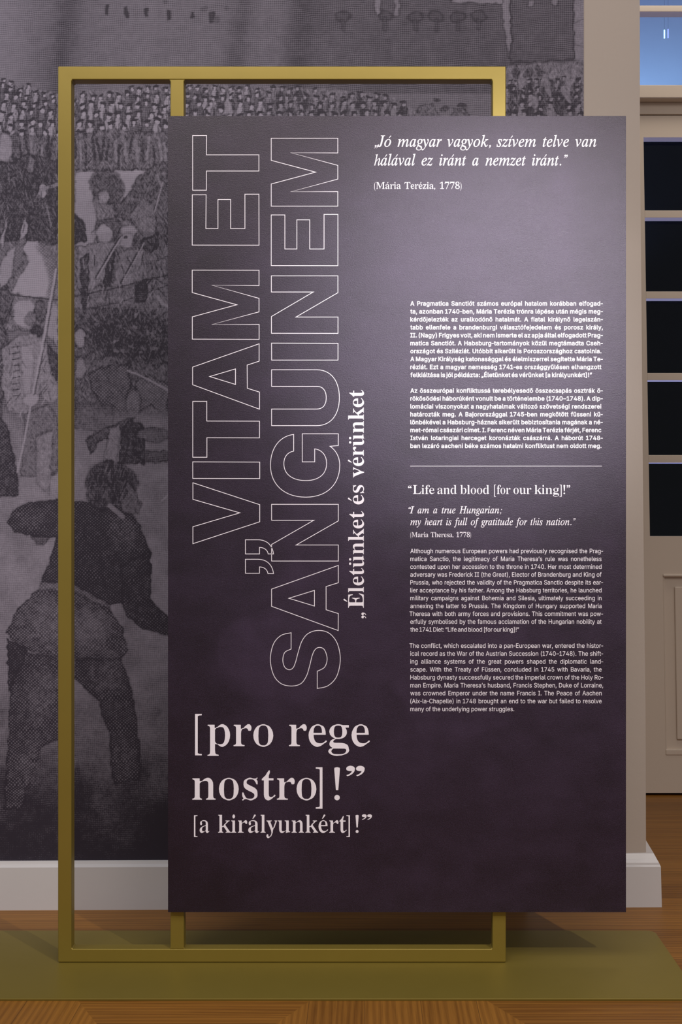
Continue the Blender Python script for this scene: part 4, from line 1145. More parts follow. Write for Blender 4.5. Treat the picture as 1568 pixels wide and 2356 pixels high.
ITALIC = '''
a506|49 -13 34 -9 6 12 -10 47 -16 92 -6 172 19 252 69 337 129 404 173 437 219 458 264 464 304 458 329 439 334 429 339 434 344 450 349 454 424 454 427 452 429 447 342 132 329 67 329 62 334 58 339 58 359 70 404 119 409 122 414 120 427 107 428 102 377 37 329 -3 324 -5 284 -17 258 -13 242 7 238 32 246 82 256 117 256 122 254 125 229 87 179 31 129 -3 74 -17|105 57 119 54 139 59 164 74 189 97 217 132 263 207 284 252 298 292 309 337 311 372 306 402 294 419 289 422 269 427 224 415 184 381 143 322 113 252 90 172 83 107 87 77 99 60
d523|61 -13 41 -8 8 17 -12 57 -19 102 -13 157 1 207 28 267 58 317 98 367 141 410 176 435 211 451 241 460 276 464 326 457 331 455 346 439 350 447 389 602 393 617 393 632 391 642 386 648 351 654 336 654 332 657 332 662 336 677 341 683 401 691 486 711 491 712 501 708 506 697 503 677 354 117 346 67 346 62 351 54 361 50 391 66 441 123 446 123 461 111 465 107 465 102 421 47 386 12 346 -11 316 -17 286 -12 264 7 260 42 265 87 272 117 271 119 268 112 266 112 247 82 198 27 151 -4 143 -8 91 -17|128 47 156 51 181 68 206 92 235 127 282 207 317 297 326 337 330 372 325 402 316 417 306 426 286 429 241 417 196 384 151 328 115 257 88 177 80 112 85 82 96 62 111 50
e426|103 -12 68 -4 28 25 -3 79 -12 144 -8 189 7 239 30 289 62 339 103 382 143 415 208 450 213 452 283 464 323 460 353 445 374 419 380 384 371 344 346 304 303 268 218 229 98 202 93 198 89 169 87 144 97 89 100 84 123 57 128 54 173 44 218 53 263 77 318 123 323 123 338 108 341 104 339 99 292 49 243 13 183 -9 128 -16|103 239 178 257 240 294 267 324 284 359 289 394 283 414 279 419 258 425 233 421 203 402 173 372 142 329 120 284
f299|-93 -224 -118 -211 -132 -193 -138 -168 -135 -143 -122 -128 -113 -124 -93 -121 -71 -128 -66 -133 -59 -153 -58 -158 -64 -183 -63 -186 -58 -187 -38 -179 -20 -153 -2 -103 13 -33 94 397 95 402 92 404 7 405 4 412 12 442 17 447 103 447 115 497 146 587 192 656 227 685 272 707 312 712 352 705 377 692 398 667 405 637 401 612 398 607 387 597 377 591 352 586 328 592 315 607 311 627 312 642 317 657 317 662 312 669 302 673 297 673 267 659 242 622 220 552 200 452 201 447 307 446 310 442 306 412 302 405 197 404 192 404 190 402 153 217 104 12 78 -68 55 -123 17 -183 -23 -217 -68 -228
g425|49 -223 19 -219 -36 -193 -68 -158 -81 -108 -66 -53 -21 -3 36 32 38 37 14 54 3 82 4 87 9 103 24 123 72 172 72 177 41 202 19 233 15 242 9 287 16 327 36 372 74 414 114 442 164 461 224 467 259 462 359 435 419 435 424 433 425 427 424 382 419 380 364 380 360 377 366 342 358 292 336 247 305 212 264 184 214 165 159 158 124 162 119 160 101 142 94 127 109 108 114 105 164 84 234 60 284 33 316 -3 319 -8 329 -58 322 -103 302 -143 299 -148 264 -181 214 -208 154 -224 94 -228|71 -183 109 -185 159 -181 199 -170 224 -152 229 -148 244 -123 249 -88 245 -68 234 -51 214 -35 189 -20 134 2 79 19 74 17 33 -13 1 -53 -7 -93 -3 -123 9 -149 14 -155 34 -170|145 197 164 194 189 199 214 215 237 242 255 277 266 317 271 362 267 392 264 397 254 415 237 427 214 432 184 424 159 406 139 381 119 347 106 307 102 267 108 227 127 202
i267|29 -14 19 -11 2 7 0 12 -6 42 -2 77 10 127 73 347 81 382 76 397 69 404 54 408 24 410 20 412 19 417 23 432 25 437 29 440 134 455 179 464 184 463 193 457 196 447 194 437 98 117 91 72 94 58 104 53 134 69 184 126 189 128 206 112 209 107 207 102 153 37 102 -3 49 -17|164 567 154 571 137 582 126 602 122 622 127 642 139 660 159 673 179 677 199 672 219 658 230 642 233 617 230 597 214 578 199 569 179 566
k502|295 -11 285 -7 265 12 228 89 174 219 170 223 119 184 65 -2 60 -6 -15 -6 -20 -6 -25 -1 144 604 147 629 145 644 140 649 135 650 90 654 85 657 85 664 89 679 95 685 155 693 225 710 245 712 255 708 258 704 259 694 255 674 134 249 135 246 275 350 315 385 326 404 320 413 315 416 285 420 280 424 280 429 290 448 295 450 485 450 491 449 495 444 490 424 485 419 425 406 360 365 246 279 247 274 316 109 336 74 345 64 350 60 360 59 390 73 435 120 441 119 456 104 457 99 420 48 380 10 345 -10 315 -16
l259|21 -11 6 -1 -5 14 -6 19 -9 39 -3 79 14 149 136 598 140 624 138 644 131 651 111 657 81 661 78 664 81 684 86 689 151 696 236 712 246 710 251 706 254 699 250 674 97 124 88 74 91 60 96 57 101 57 122 69 129 74 171 121 176 125 181 123 196 110 199 104 156 49 111 10 76 -10 46 -16
m808|570 -11 561 -6 545 14 540 49 542 79 551 114 608 314 617 369 614 384 610 388 595 392 570 385 545 371 510 341 475 300 444 254 409 194 370 104 335 -3 330 -6 255 -6 250 -4 248 -1 346 339 349 374 345 385 330 392 310 388 290 378 230 330 198 294 170 258 130 184 97 99 64 -1 60 -6 -20 -6 -25 -1 -24 4 67 309 78 354 82 379 80 394 70 402 25 410 20 413 19 419 23 439 30 441 90 447 165 463 180 464 190 459 194 449 192 429 150 294 150 288 220 372 303 439 379 464 415 457 439 434 446 399 440 349 429 304 430 298 495 379 575 442 650 464 685 456 689 454 707 434 715 399 711 369 700 319 634 74 636 64 640 60 645 57 660 61 676 74 693 94 720 131 725 132 729 129 741 114 742 109 695 40 645 -2 595 -16
n538|302 -15 285 -4 274 11 271 16 268 41 278 96 337 316 344 371 339 386 327 392 307 388 286 376 234 331 182 268 139 201 105 121 65 -4 57 -6 -18 -6 -21 -4 -23 1 71 321 84 381 82 391 72 401 57 406 22 408 19 411 19 416 22 431 25 436 97 445 187 464 192 463 197 460 199 456 199 446 152 291 157 293 202 349 267 410 327 447 382 463 417 456 438 436 444 401 440 361 431 321 364 91 362 71 365 61 372 57 377 57 402 72 407 77 447 134 452 138 457 136 470 126 473 121 427 45 377 -2 372 -5 322 -19
o518|123 -13 88 -7 34 27 -2 82 -11 152 -6 202 16 262 48 317 84 362 133 406 183 438 238 458 288 464 363 453 416 417 448 368 450 362 461 297 455 247 438 196 413 148 382 102 342 62 298 29 223 -6 153 -18|162 22 203 32 238 52 273 87 301 127 327 177 347 227 359 277 364 327 354 382 328 416 283 427 243 417 198 386 155 332 118 262 94 187 87 122 93 77 108 47 133 28
r333|-15 -6 -20 -6 -25 -1 -24 4 61 304 75 374 72 389 65 399 15 407 13 414 17 434 20 436 85 447 170 464 184 459 185 444 149 309 150 304 194 374 251 439 300 464 320 461 325 458 336 449 347 429 350 409 345 384 342 379 333 364 315 349 290 342 270 346 255 357 245 371 240 370 179 289 115 159 65 -2 60 -6
s370|72 -14 7 2 -3 -1 -8 -9 -13 -12 -33 -12 -38 -8 -16 152 -13 159 7 158 12 152 22 92 38 57 67 30 102 21 132 26 155 42 171 67 176 97 168 132 144 172 87 249 61 297 53 322 52 342 61 392 87 430 127 456 132 457 177 464 212 463 282 445 292 447 297 457 302 461 322 460 325 457 325 452 306 312 305 307 302 305 282 304 278 307 260 377 232 414 187 427 167 422 152 411 143 397 138 377 147 345 172 307 229 227 257 177 264 152 265 132 261 92 247 57 225 27 192 2 152 -13 112 -18
t280|25 -13 15 -8 0 7 -5 37 -3 62 87 402 85 404 25 405 23 407 22 412 26 432 30 437 90 461 140 503 193 572 195 574 220 574 225 567 192 452 192 447 265 447 271 442 271 437 260 406 255 404 180 404 178 402 102 112 93 67 95 57 100 53 105 52 130 67 174 117 180 121 199 102 200 97 146 32 100 -4 50 -17
u538|40 -13 17 2 5 22 0 57 6 102 22 172 67 332 75 382 71 397 65 404 50 408 15 412 13 417 16 437 20 441 25 441 170 464 185 461 192 452 187 427 96 107 92 77 97 62 100 59 115 53 145 62 175 82 214 122 253 172 288 227 324 297 353 372 374 452 380 454 455 454 459 452 461 447 376 132 364 72 363 67 368 57 375 54 405 68 450 123 455 127 460 127 475 112 476 107 426 37 375 -4 325 -17 295 -12 275 5 272 12 268 37 271 72 297 167 298 172 295 176 250 112 185 39 125 -3 70 -17
v441|85 -16 83 -13 67 247 59 332 45 383 25 402 -10 409 -14 412 -9 437 100 463 115 464 120 460 141 412 154 272 163 107 165 101 235 176 290 247 331 312 342 347 337 357 309 387 300 402 297 417 300 437 312 452 330 463 350 465 370 460 385 449 390 442 398 422 402 397 381 322 326 232 233 117 115 -13 110 -17
y402|-88 -224 -103 -214 -115 -198 -117 -178 -114 -163 -107 -153 -88 -139 -73 -137 -68 -136 -18 -151 -13 -151 7 -140 43 -98 108 -8 46 312 36 352 26 377 12 395 -8 406 -39 412 -41 417 -36 437 -33 439 12 446 47 456 87 464 94 462 110 442 130 372 182 101 247 206 284 272 303 312 308 337 304 357 272 384 265 397 261 417 265 437 276 452 292 461 312 464 332 460 352 443 364 422 366 392 352 322 307 227 257 142 198 47 129 -53 58 -143 -5 -203 -33 -220 -63 -228
z396|-52 -13 -62 -9 -67 2 -66 7 -50 32 256 367 253 370 218 367 183 368 128 384 103 387 83 384 68 377 55 362 43 342 38 339 33 341 18 349 16 352 17 357 34 402 56 437 78 456 108 463 153 459 253 439 288 435 313 438 363 464 373 460 379 447 378 442 377 437 366 422 55 82 58 81 93 84 133 83 198 69 228 66 258 73 279 92 299 127 303 130 308 130 323 121 325 117 324 112 307 62 293 32 275 7 253 -9 233 -15 208 -18 163 -13 53 11 18 15 -7 10 -47 -13
h478|287 -13 277 -6 279 4 268 24 262 64 274 124 305 229 334 314 344 349 345 359 341 369 327 374 297 374 272 362 237 329 207 288 202 284 182 282 177 279 167 264 112 144 70 4 67 -1 57 -4 7 -4 0 -1 -3 4 143 549 152 589 150 609 147 614 132 620 97 626 92 634 93 649 95 654 107 659 187 667 222 677 262 684 267 684 272 681 273 674 247 661 243 654 148 294 152 291 162 291 168 294 212 354 227 369 247 381 262 384 295 414 342 446 367 453 387 448 392 437 409 414 416 384 417 369 405 304 387 244 338 99 337 78 342 70 372 68 397 86 437 139 442 143 447 144 452 142 462 135 465 129 465 124 437 79 424 64 417 60 397 57 382 41 322 -11 307 -16
ı267|25 -11 15 -6 0 14 -5 44 0 79 12 129 74 349 80 379 77 394 70 401 55 406 25 409 20 411 19 414 23 434 30 438 135 454 180 463 190 459 193 454 196 444 194 434 100 119 91 79 95 60 105 56 138 74 185 128 191 129 206 114 209 109 207 104 153 39 100 -2 50 -16
J381|-5 -16 -15 -14 -50 5 -72 34 -80 70 -77 94 -63 114 -45 128 -20 132 0 126 12 120 18 114 27 100 31 80 22 40 23 34 28 24 40 20 55 25 60 29 68 40 80 70 93 114 208 550 220 610 215 626 200 638 175 644 140 646 135 648 134 654 140 674 144 680 150 680 427 680 431 674 423 650 380 645 360 636 340 610 327 574 227 194 195 104 190 94 153 34 115 2 75 -15 30 -20
I365|-41 -6 -46 -6 -51 -1 -45 19 -42 24 9 31 24 39 39 57 58 104 181 559 189 604 186 624 174 637 157 644 119 649 116 654 124 679 402 679 405 674 399 651 394 648 349 643 329 632 310 604 295 564 174 114 166 69 169 49 179 37 184 34 199 29 236 24 239 19 234 -1 229 -6 224 -6
H764|-45 -6 -50 -6 -55 -1 -50 19 -46 24 5 32 20 39 33 54 46 79 177 559 185 604 182 624 170 637 153 644 114 649 111 654 120 679 395 679 397 674 393 654 390 649 350 644 325 633 320 630 301 604 287 564 243 394 245 388 250 385 270 382 515 382 535 385 540 389 548 404 588 559 597 609 593 624 580 638 565 644 530 648 525 651 523 654 524 659 529 674 532 679 805 680 810 677 811 674 805 654 802 649 755 643 735 633 730 629 713 604 700 564 580 114 571 69 574 49 585 36 590 34 605 29 641 24 644 19 643 14 640 -1 635 -6 365 -6 360 -4 358 -1 359 4 364 19 368 24 420 32 435 41 446 54 467 109 522 309 523 324 520 330 495 333 255 333 230 329 219 314 167 114 157 69 160 49 170 38 190 30 225 25 230 21 230 14 225 -4 220 -6
'''
SANS = '''
!198|78 -3 64 7 53 22 49 42 52 58 64 75 78 86 98 89 118 85 134 74 144 58 146 42 143 22 133 8 118 -3 98 -7|68 156 66 158 63 162 60 508 64 513 134 512 135 508 132 162 128 157
(275|180 -100 176 -99 172 -94 137 -24 107 56 92 130 86 206 89 266 98 326 111 386 128 440 150 497 176 542 236 542 239 540 238 536 216 486 196 430 177 366 164 310 157 256 155 206 158 160 164 116 176 68 192 16 211 -34 239 -94 236 -100
)275|38 -100 34 -94 61 -34 81 16 99 70 109 116 116 160 118 206 116 256 109 310 95 370 79 426 60 480 35 536 34 540 38 542 94 542 100 540 124 497 144 446 162 386 176 326 184 266 187 210 182 130 164 50 137 -24 102 -94 98 -99 94 -100
,190|40 -123 35 -118 65 72 70 74 140 73 140 68 88 -118 84 -122
-281|30 184 24 190 25 244 30 248 250 248 254 244 255 190 250 184
.190|76 -4 62 6 50 22 47 42 51 62 62 76 76 86 96 90 116 85 132 74 142 58 144 42 141 22 131 8 116 -3 96 -7
0455|194 -6 170 -1 130 20 125 24 93 60 67 110 49 180 45 254 49 330 67 400 93 450 126 484 174 512 230 519 280 511 320 490 327 484 363 444 388 394 404 330 408 254 404 180 388 114 364 64 360 57 324 21 280 -2 230 -10|221 54 230 54 260 60 290 79 310 104 328 150 337 194 340 254 336 314 328 360 310 404 284 434 260 450 230 456 194 450 190 447 164 431 144 404 125 360 117 314 113 254 116 194 125 150 143 104 169 74 194 59
1373|30 -4 24 2 25 56 30 58 154 58 160 62 160 442 160 443 40 355 35 356 34 361 34 426 38 432 150 512 230 512 232 506 232 62 234 58 344 58 346 52 346 2 344 -3 340 -4
4455|286 -4 282 -3 278 2 278 96 276 101 42 101 36 106 36 156 38 162 246 512 312 512 314 506 116 172 116 167 276 167 278 172 278 316 282 321 286 322 342 322 346 317 347 172 352 167 412 166 417 162 417 106 412 101 352 101 347 96 346 1 342 -4
5455|182 -6 136 9 106 29 102 34 79 60 64 90 57 130 62 134 122 134 126 130 130 110 142 91 156 76 172 65 196 56 222 54 246 56 276 69 295 84 310 104 320 130 324 160 321 190 311 220 296 240 272 260 246 270 216 273 192 271 166 264 126 243 66 250 64 254 93 510 96 512 366 512 369 510 370 504 370 454 366 449 162 448 156 448 154 444 139 314 141 310 156 319 176 328 202 334 226 337 266 333 296 324 322 310 350 284 366 262 381 234 391 200 394 164 388 114 372 74 342 35 312 13 266 -5 222 -10
7455|98 -4 94 2 318 446 314 448 64 448 59 452 58 506 61 512 393 512 394 446 168 -1 164 -4
8455|178 -6 134 8 98 31 72 60 54 94 49 134 51 164 61 194 78 222 98 243 124 259 140 264 139 270 117 280 92 304 73 340 67 380 71 414 89 454 112 480 144 501 184 514 224 519 268 515 308 500 338 480 364 452 380 420 385 380 379 340 360 304 335 280 314 270 313 264 328 259 354 243 374 223 388 199 399 170 404 140 399 100 398 94 378 57 354 30 318 8 274 -6 228 -10|206 54 228 53 254 55 284 63 304 76 317 90 328 112 333 140 328 166 318 187 304 204 278 221 254 229 228 231 198 229 174 221 148 204 134 187 123 164 119 134 122 114 134 91 148 76 168 63|214 294 248 295 274 304 289 314 302 330 313 354 315 374 313 394 304 420 288 436 274 446 254 453 224 456 198 453 178 446 158 431 148 418 140 400 137 374 139 354 150 330 163 314 178 304 198 297
:190|76 -4 62 6 50 22 47 42 51 62 62 76 76 86 96 90 116 85 132 74 142 58 144 42 141 22 131 8 116 -3 96 -7|76 271 60 282 50 298 47 318 51 338 62 352 76 362 96 365 116 361 132 350 142 333 144 318 141 298 131 282 116 272 96 268
A482|18 -4 13 2 198 509 202 512 278 512 466 2 462 -4 398 -4 392 -2 342 136 338 138 142 138 137 136 88 -2 82 -4|161 206 162 204 168 202 312 202 317 206 283 302 242 431 238 441 195 302
B458|62 -4 56 2 56 506 59 512 242 512 292 507 332 493 361 472 382 446 397 412 401 372 398 342 389 316 376 300 356 282 324 266 342 260 366 247 386 230 406 202 418 172 421 136 417 102 404 66 376 35 346 15 302 1 246 -4|130 62 246 61 296 67 325 82 346 106 351 136 348 162 339 182 323 202 306 213 276 225 246 228 132 228 128 222|128 292 132 288 236 288 263 292 286 299 306 313 319 326 328 346 332 372 326 402 310 426 282 443 236 448 132 448 129 446 128 442
C512|232 -6 202 -1 146 23 102 61 66 114 44 180 37 250 45 330 66 394 70 400 102 447 146 486 206 512 266 519 306 516 342 507 376 492 403 474 426 452 452 419 467 384 476 350 472 344 406 345 396 374 385 394 373 410 356 424 336 436 312 446 292 451 266 452 226 447 186 429 152 399 129 364 113 314 107 250 113 194 129 144 152 110 186 79 226 62 266 57 292 58 316 64 336 73 356 85 373 100 386 117 396 135 406 163 472 164 476 160 467 124 451 90 430 60 402 33 376 17 346 4 306 -7 266 -10
D504|62 -4 56 2 56 506 59 512 226 512 296 504 356 480 386 458 416 426 437 392 458 332 465 256 459 182 436 116 414 82 386 52 352 27 292 5 216 -4|130 62 216 61 272 67 316 84 350 112 376 152 391 202 395 256 390 312 374 362 351 396 316 426 272 443 222 448 132 448 129 446 128 66
E421|62 -4 56 2 56 506 59 512 373 512 376 506 376 456 375 452 372 448 132 448 129 446 129 292 132 290 356 289 358 286 358 232 357 226 352 226 132 225 128 222 128 66 132 60 376 60 378 56 378 2 376 -3
F412|62 -4 56 2 56 506 59 512 371 512 372 452 366 448 132 448 129 446 128 286 132 282 346 281 350 276 350 222 346 218 342 218 130 216 128 212 128 2 126 -3 122 -4
G522|232 -6 202 -1 146 23 102 62 66 114 43 180 37 254 44 330 66 394 98 444 146 486 202 511 266 519 302 517 342 507 376 491 406 471 429 450 451 420 466 389 477 350 472 346 406 346 385 390 369 410 353 424 338 434 312 445 292 450 262 452 222 446 186 430 151 400 129 364 113 314 107 250 113 194 129 144 152 110 185 80 226 62 266 57 306 60 346 77 372 96 393 124 406 160 410 190 409 194 282 196 280 200 280 254 282 259 286 260 477 260 482 254 481 200 475 144 452 86 422 48 382 18 326 -3 272 -10
H519|62 -4 56 2 56 506 59 512 127 512 128 296 132 293 136 292 386 293 388 296 388 506 390 512 458 512 460 506 460 2 456 -4 392 -3 388 2 388 226 386 228 132 228 129 226 128 222 128 2 126 -3 122 -4
I303|32 -4 27 2 28 57 32 60 114 62 114 446 112 448 32 448 28 452 27 506 30 512 270 512 273 506 272 452 268 448 192 448 186 446 186 62 268 60 273 56 272 1 268 -4
K469|62 -4 56 2 56 506 59 512 127 512 128 266 128 262 132 257 172 306 362 511 449 512 450 506 250 292 248 286 452 3 452 -1 446 -4 372 -3 202 234 196 238 129 166 128 2 126 -3
L395|62 -4 56 2 56 506 59 512 62 512 126 512 128 506 128 66 130 62 362 60 364 56 364 2 362 -3
M630|62 -4 56 2 56 506 59 512 152 512 156 507 281 186 312 94 316 90 350 192 472 507 476 512 569 512 572 506 572 1 566 -4 506 -4 502 -1 500 2 502 409 499 396 496 394 458 286 346 2 342 -4 286 -4 282 2 166 290 126 404 124 396 126 2 122 -4
P447|62 -4 56 2 56 506 59 512 236 512 292 506 332 491 371 462 393 432 407 392 412 346 408 306 392 262 369 232 336 206 292 188 236 183 130 182 128 2 126 -3 122 -4|130 246 232 246 266 249 296 260 312 272 330 296 339 322 340 346 338 376 329 402 316 419 296 435 266 446 232 448 132 448 129 446 128 252
R451|62 -4 56 2 56 506 59 512 236 512 292 507 336 491 370 466 392 436 408 396 412 352 408 306 392 267 368 236 336 215 322 209 319 206 431 2 426 -4 352 -3 246 191 242 195 132 194 128 192 128 2 126 -3 122 -4|128 262 132 258 232 258 266 261 296 270 316 284 332 304 339 326 341 352 339 376 331 402 317 422 296 437 266 446 232 448 132 448 129 446
S449|174 -8 124 7 90 28 85 32 62 58 44 92 35 138 40 140 104 140 107 138 113 112 124 92 144 74 170 62 194 56 224 53 254 55 282 62 310 78 325 92 338 118 342 138 339 158 328 178 314 190 294 202 244 218 184 235 130 256 84 286 63 312 52 342 49 372 54 412 74 452 100 478 134 500 180 514 224 519 274 515 320 500 354 478 378 452 397 418 404 378 400 374 340 374 334 376 324 408 300 434 264 450 224 455 194 452 170 445 144 429 133 418 122 398 119 378 123 352 133 338 149 322 170 312 214 296 314 267 360 242 380 224 399 198 408 172 411 138 406 98 389 62 364 34 324 8 274 -8 224 -12
T451|194 -4 190 2 190 446 184 448 34 448 29 452 28 507 31 512 34 512 418 512 420 506 420 452 418 449 264 448 261 446 260 2 258 -3 254 -4
W688|158 -4 152 -2 151 2 13 506 15 512 82 512 86 506 166 196 192 84 302 509 308 512 382 511 465 196 492 80 507 146 599 506 602 512 672 512 673 506 532 -2 528 -4 458 -4 452 -2 451 2 365 322 342 416 321 322 234 2 232 -2 228 -4
[275|102 -100 97 -94 98 540 102 542 238 542 240 536 240 490 238 484 168 484 164 480 164 -34 165 -40 168 -40 238 -41 240 -44 240 -94 238 -99 232 -100
]275|38 -100 33 -94 34 -44 38 -40 110 -40 110 480 104 484 38 484 34 486 34 540 38 542 174 542 176 536 176 -94 174 -99 168 -100
a391|126 -9 92 2 68 18 43 48 32 72 27 108 30 138 40 162 57 182 76 196 102 207 126 215 246 233 262 237 268 242 272 252 270 278 262 298 254 308 242 317 222 325 196 327 172 325 152 319 136 311 120 298 111 288 102 271 42 287 38 292 53 322 76 348 102 367 130 378 162 385 192 387 236 383 262 376 286 364 306 347 325 322 336 292 340 248 340 2 336 -4 276 -3 274 2 273 42 272 45 252 20 236 8 216 -2 192 -9 162 -12|142 52 172 49 202 53 226 62 246 78 261 98 269 118 272 138 272 184 256 178 232 173 176 165 136 156 120 148 107 138 98 122 96 102 98 88 106 73 116 64 132 55
b426|194 -7 170 2 152 14 136 28 120 51 117 48 116 44 114 -2 54 -4 50 -2 49 508 54 512 114 512 118 508 118 334 120 327 135 348 150 362 170 376 194 384 230 387 274 381 314 364 348 334 373 294 388 248 393 188 389 134 373 84 349 44 314 13 274 -5 230 -11|196 54 220 51 250 54 276 68 300 94 313 118 322 154 324 188 321 228 313 258 300 285 280 307 254 320 220 326 190 322 164 310 160 306 143 288 129 264 119 228 117 188 119 154 130 114 143 88 163 68 190 54
c398|170 -7 156 -4 115 14 80 44 53 84 36 134 31 184 37 244 56 297 80 333 116 363 160 382 206 387 236 386 260 380 286 371 306 360 326 344 343 324 356 304 365 278 360 273 306 259 300 260 286 288 270 305 240 322 206 326 176 322 150 308 126 282 112 258 103 224 100 188 102 154 111 118 126 93 148 68 176 54 206 50 240 55 268 68 287 88 300 118 306 120 360 106 366 104 365 98 356 74 340 50 326 34 310 20 290 8 260 -5 236 -9 206 -11
d426|160 -7 146 -3 106 16 76 44 52 84 35 134 31 188 35 244 52 294 76 334 110 364 150 381 196 387 230 384 256 375 276 362 289 348 306 326 308 334 308 508 310 512 370 512 376 508 375 -2 370 -4 310 -2 310 44 308 48 306 51 289 28 276 15 250 0 226 -9 196 -11|180 54 206 51 236 55 260 68 281 88 296 118 306 154 308 188 306 228 296 264 281 288 260 309 240 319 206 326 176 322 146 307 128 288 113 264 102 224 100 188 102 154 112 118 128 88 146 71 170 56
e406|170 -7 160 -5 115 14 80 44 53 84 36 134 31 184 36 244 53 294 80 333 110 360 156 381 206 387 236 386 266 378 296 364 321 344 343 318 360 284 371 244 374 168 370 166 106 166 102 164 103 144 113 108 130 83 155 64 180 53 210 50 236 52 250 56 268 64 285 78 306 108 366 94 368 88 356 61 339 38 316 18 286 1 250 -8 216 -11|101 228 106 224 300 225 304 228 294 268 280 291 264 308 236 323 206 326 170 321 146 308 130 294 112 268 104 244
f256|82 -4 77 2 77 322 72 324 8 324 3 326 2 377 5 382 8 382 72 382 77 386 77 432 81 462 92 487 112 509 132 522 162 531 188 533 222 530 242 525 246 522 230 466 228 465 212 469 192 470 172 467 158 458 148 442 146 416 146 386 148 383 152 382 229 382 232 376 231 326 228 324 148 324 146 322 146 2 142 -3
g427|160 -150 130 -142 100 -128 80 -113 62 -94 48 -70 52 -64 100 -38 106 -41 126 -64 138 -74 156 -85 180 -92 206 -93 250 -87 282 -70 296 -54 304 -34 308 -4 308 56 306 61 286 36 274 26 256 14 226 4 196 2 150 7 110 25 78 50 51 90 36 136 31 190 35 246 50 291 79 336 106 360 114 366 150 381 196 387 230 385 256 376 276 362 290 348 306 328 308 330 310 336 310 381 370 382 375 380 376 376 376 -4 370 -54 351 -94 326 -120 291 -140 250 -151 210 -154|180 66 206 63 236 66 260 77 280 96 296 120 306 156 308 196 306 230 297 260 284 286 260 310 236 322 206 326 176 322 146 307 126 286 115 266 102 226 100 190 103 156 112 126 126 100 146 80 170 68
h412|54 -4 49 2 49 506 52 512 54 512 114 512 118 506 118 336 120 331 123 336 153 366 184 382 230 387 264 383 297 372 323 352 345 322 356 286 360 242 360 2 360 -1 354 -4 294 -3 292 2 292 232 287 272 270 302 249 316 244 320 210 325 184 322 164 315 145 302 129 282 121 256 118 226 118 2 114 -3
i169|58 -4 52 -3 50 2 50 376 52 382 112 382 115 382 118 376 118 2 112 -4|72 441 62 445 53 452 41 466 38 482 42 502 52 515 68 525 82 527 102 524 118 513 126 502 129 482 126 466 118 454 102 443 82 440
j169|-8 -147 -14 -142 -13 -86 -8 -84 22 -80 35 -72 47 -52 49 -32 50 378 52 382 56 382 112 382 118 378 118 -26 114 -66 105 -92 91 -112 67 -132 36 -143|66 443 52 452 42 466 38 484 40 498 50 514 66 524 82 527 102 524 116 514 126 499 129 484 127 468 116 453 102 443 82 440
k383|54 -4 49 2 49 506 52 512 54 512 114 512 118 506 118 222 120 216 282 382 361 382 362 376 360 373 206 216 375 2 370 -4 294 -4 290 0 154 172 120 142 118 136 118 2 114 -3
l191|104 -1 100 0 70 20 55 44 49 84 50 505 50 510 54 512 114 512 117 510 118 80 123 64 130 59 144 56 170 57 173 54 184 4 180 -1 160 -5 140 -5
m612|54 -4 49 2 49 376 52 382 114 382 116 342 116 336 120 332 130 348 144 362 174 381 194 387 220 389 254 384 260 383 290 363 310 336 314 326 320 323 336 346 354 363 380 378 410 387 434 389 464 387 500 374 524 356 543 332 556 296 560 256 560 -1 554 -4 500 -4 494 -3 492 2 492 252 487 286 468 312 444 323 420 326 394 324 374 316 360 303 351 292 342 272 338 246 338 2 334 -4 274 -4 270 2 270 256 266 286 250 309 230 322 200 326 174 323 160 317 144 306 129 286 121 266 118 236 118 2 114 -3
n412|54 -4 49 2 49 376 52 382 114 382 116 336 120 331 150 364 190 383 224 387 264 383 300 370 323 352 341 326 356 286 360 236 360 -1 354 -4 300 -4 294 -3 292 2 292 232 287 272 270 302 249 316 244 320 210 325 184 322 164 315 145 302 129 282 121 256 118 226 118 2 114 -3
o417|170 -7 156 -4 115 14 80 44 53 84 36 134 31 184 37 244 56 297 80 333 116 363 160 382 206 387 256 382 300 363 336 332 361 294 379 244 384 188 380 134 360 81 335 44 300 13 256 -6 206 -11|180 54 206 50 240 54 267 68 290 94 304 118 312 148 315 188 312 224 303 258 290 284 270 304 240 322 206 326 176 322 150 308 126 282 112 258 103 224 100 188 102 154 111 118 126 93 146 71 170 56
p426|54 -147 49 -142 50 379 54 382 110 382 114 380 116 334 120 327 135 348 151 364 170 376 194 384 230 387 274 381 314 364 348 334 371 298 389 244 393 188 389 134 373 84 349 44 314 13 274 -5 230 -11 200 -9 170 2 150 15 136 28 120 51 118 44 118 -142 114 -146|196 54 220 51 250 54 276 68 300 94 313 118 322 154 324 188 321 228 313 258 300 285 280 307 254 320 220 326 190 322 164 310 160 306 143 288 129 264 119 228 117 188 119 154 130 114 143 88 163 68 190 54
r261|54 -4 49 2 49 376 52 382 114 382 116 342 120 336 130 351 150 369 180 383 214 388 244 387 246 382 246 322 244 319 210 322 180 318 160 311 141 296 129 282 121 262 118 236 118 2 114 -3
s367|138 -7 108 1 82 15 62 34 42 61 33 94 38 98 92 110 98 108 110 78 128 62 152 52 182 49 218 54 242 66 259 84 264 104 262 118 251 134 235 144 212 151 148 167 102 183 72 204 67 208 49 238 44 274 47 304 62 334 88 358 112 373 152 385 188 387 222 385 258 374 284 358 302 340 317 318 327 288 268 274 253 298 242 311 220 324 188 329 158 326 133 314 118 298 113 278 116 258 128 245 148 235 232 212 272 198 308 174 328 144 334 108 329 74 312 42 292 22 262 3 222 -9 182 -11
t229|132 -3 122 -1 91 18 68 52 62 92 62 318 60 322 8 324 2 328 2 378 8 383 58 383 62 388 62 468 62 473 68 474 122 474 129 472 130 388 132 383 202 383 208 378 208 328 202 324 131 322 130 318 130 98 131 78 138 66 148 58 152 56 172 54 202 57 206 52 216 2 212 -2 192 -6 168 -7
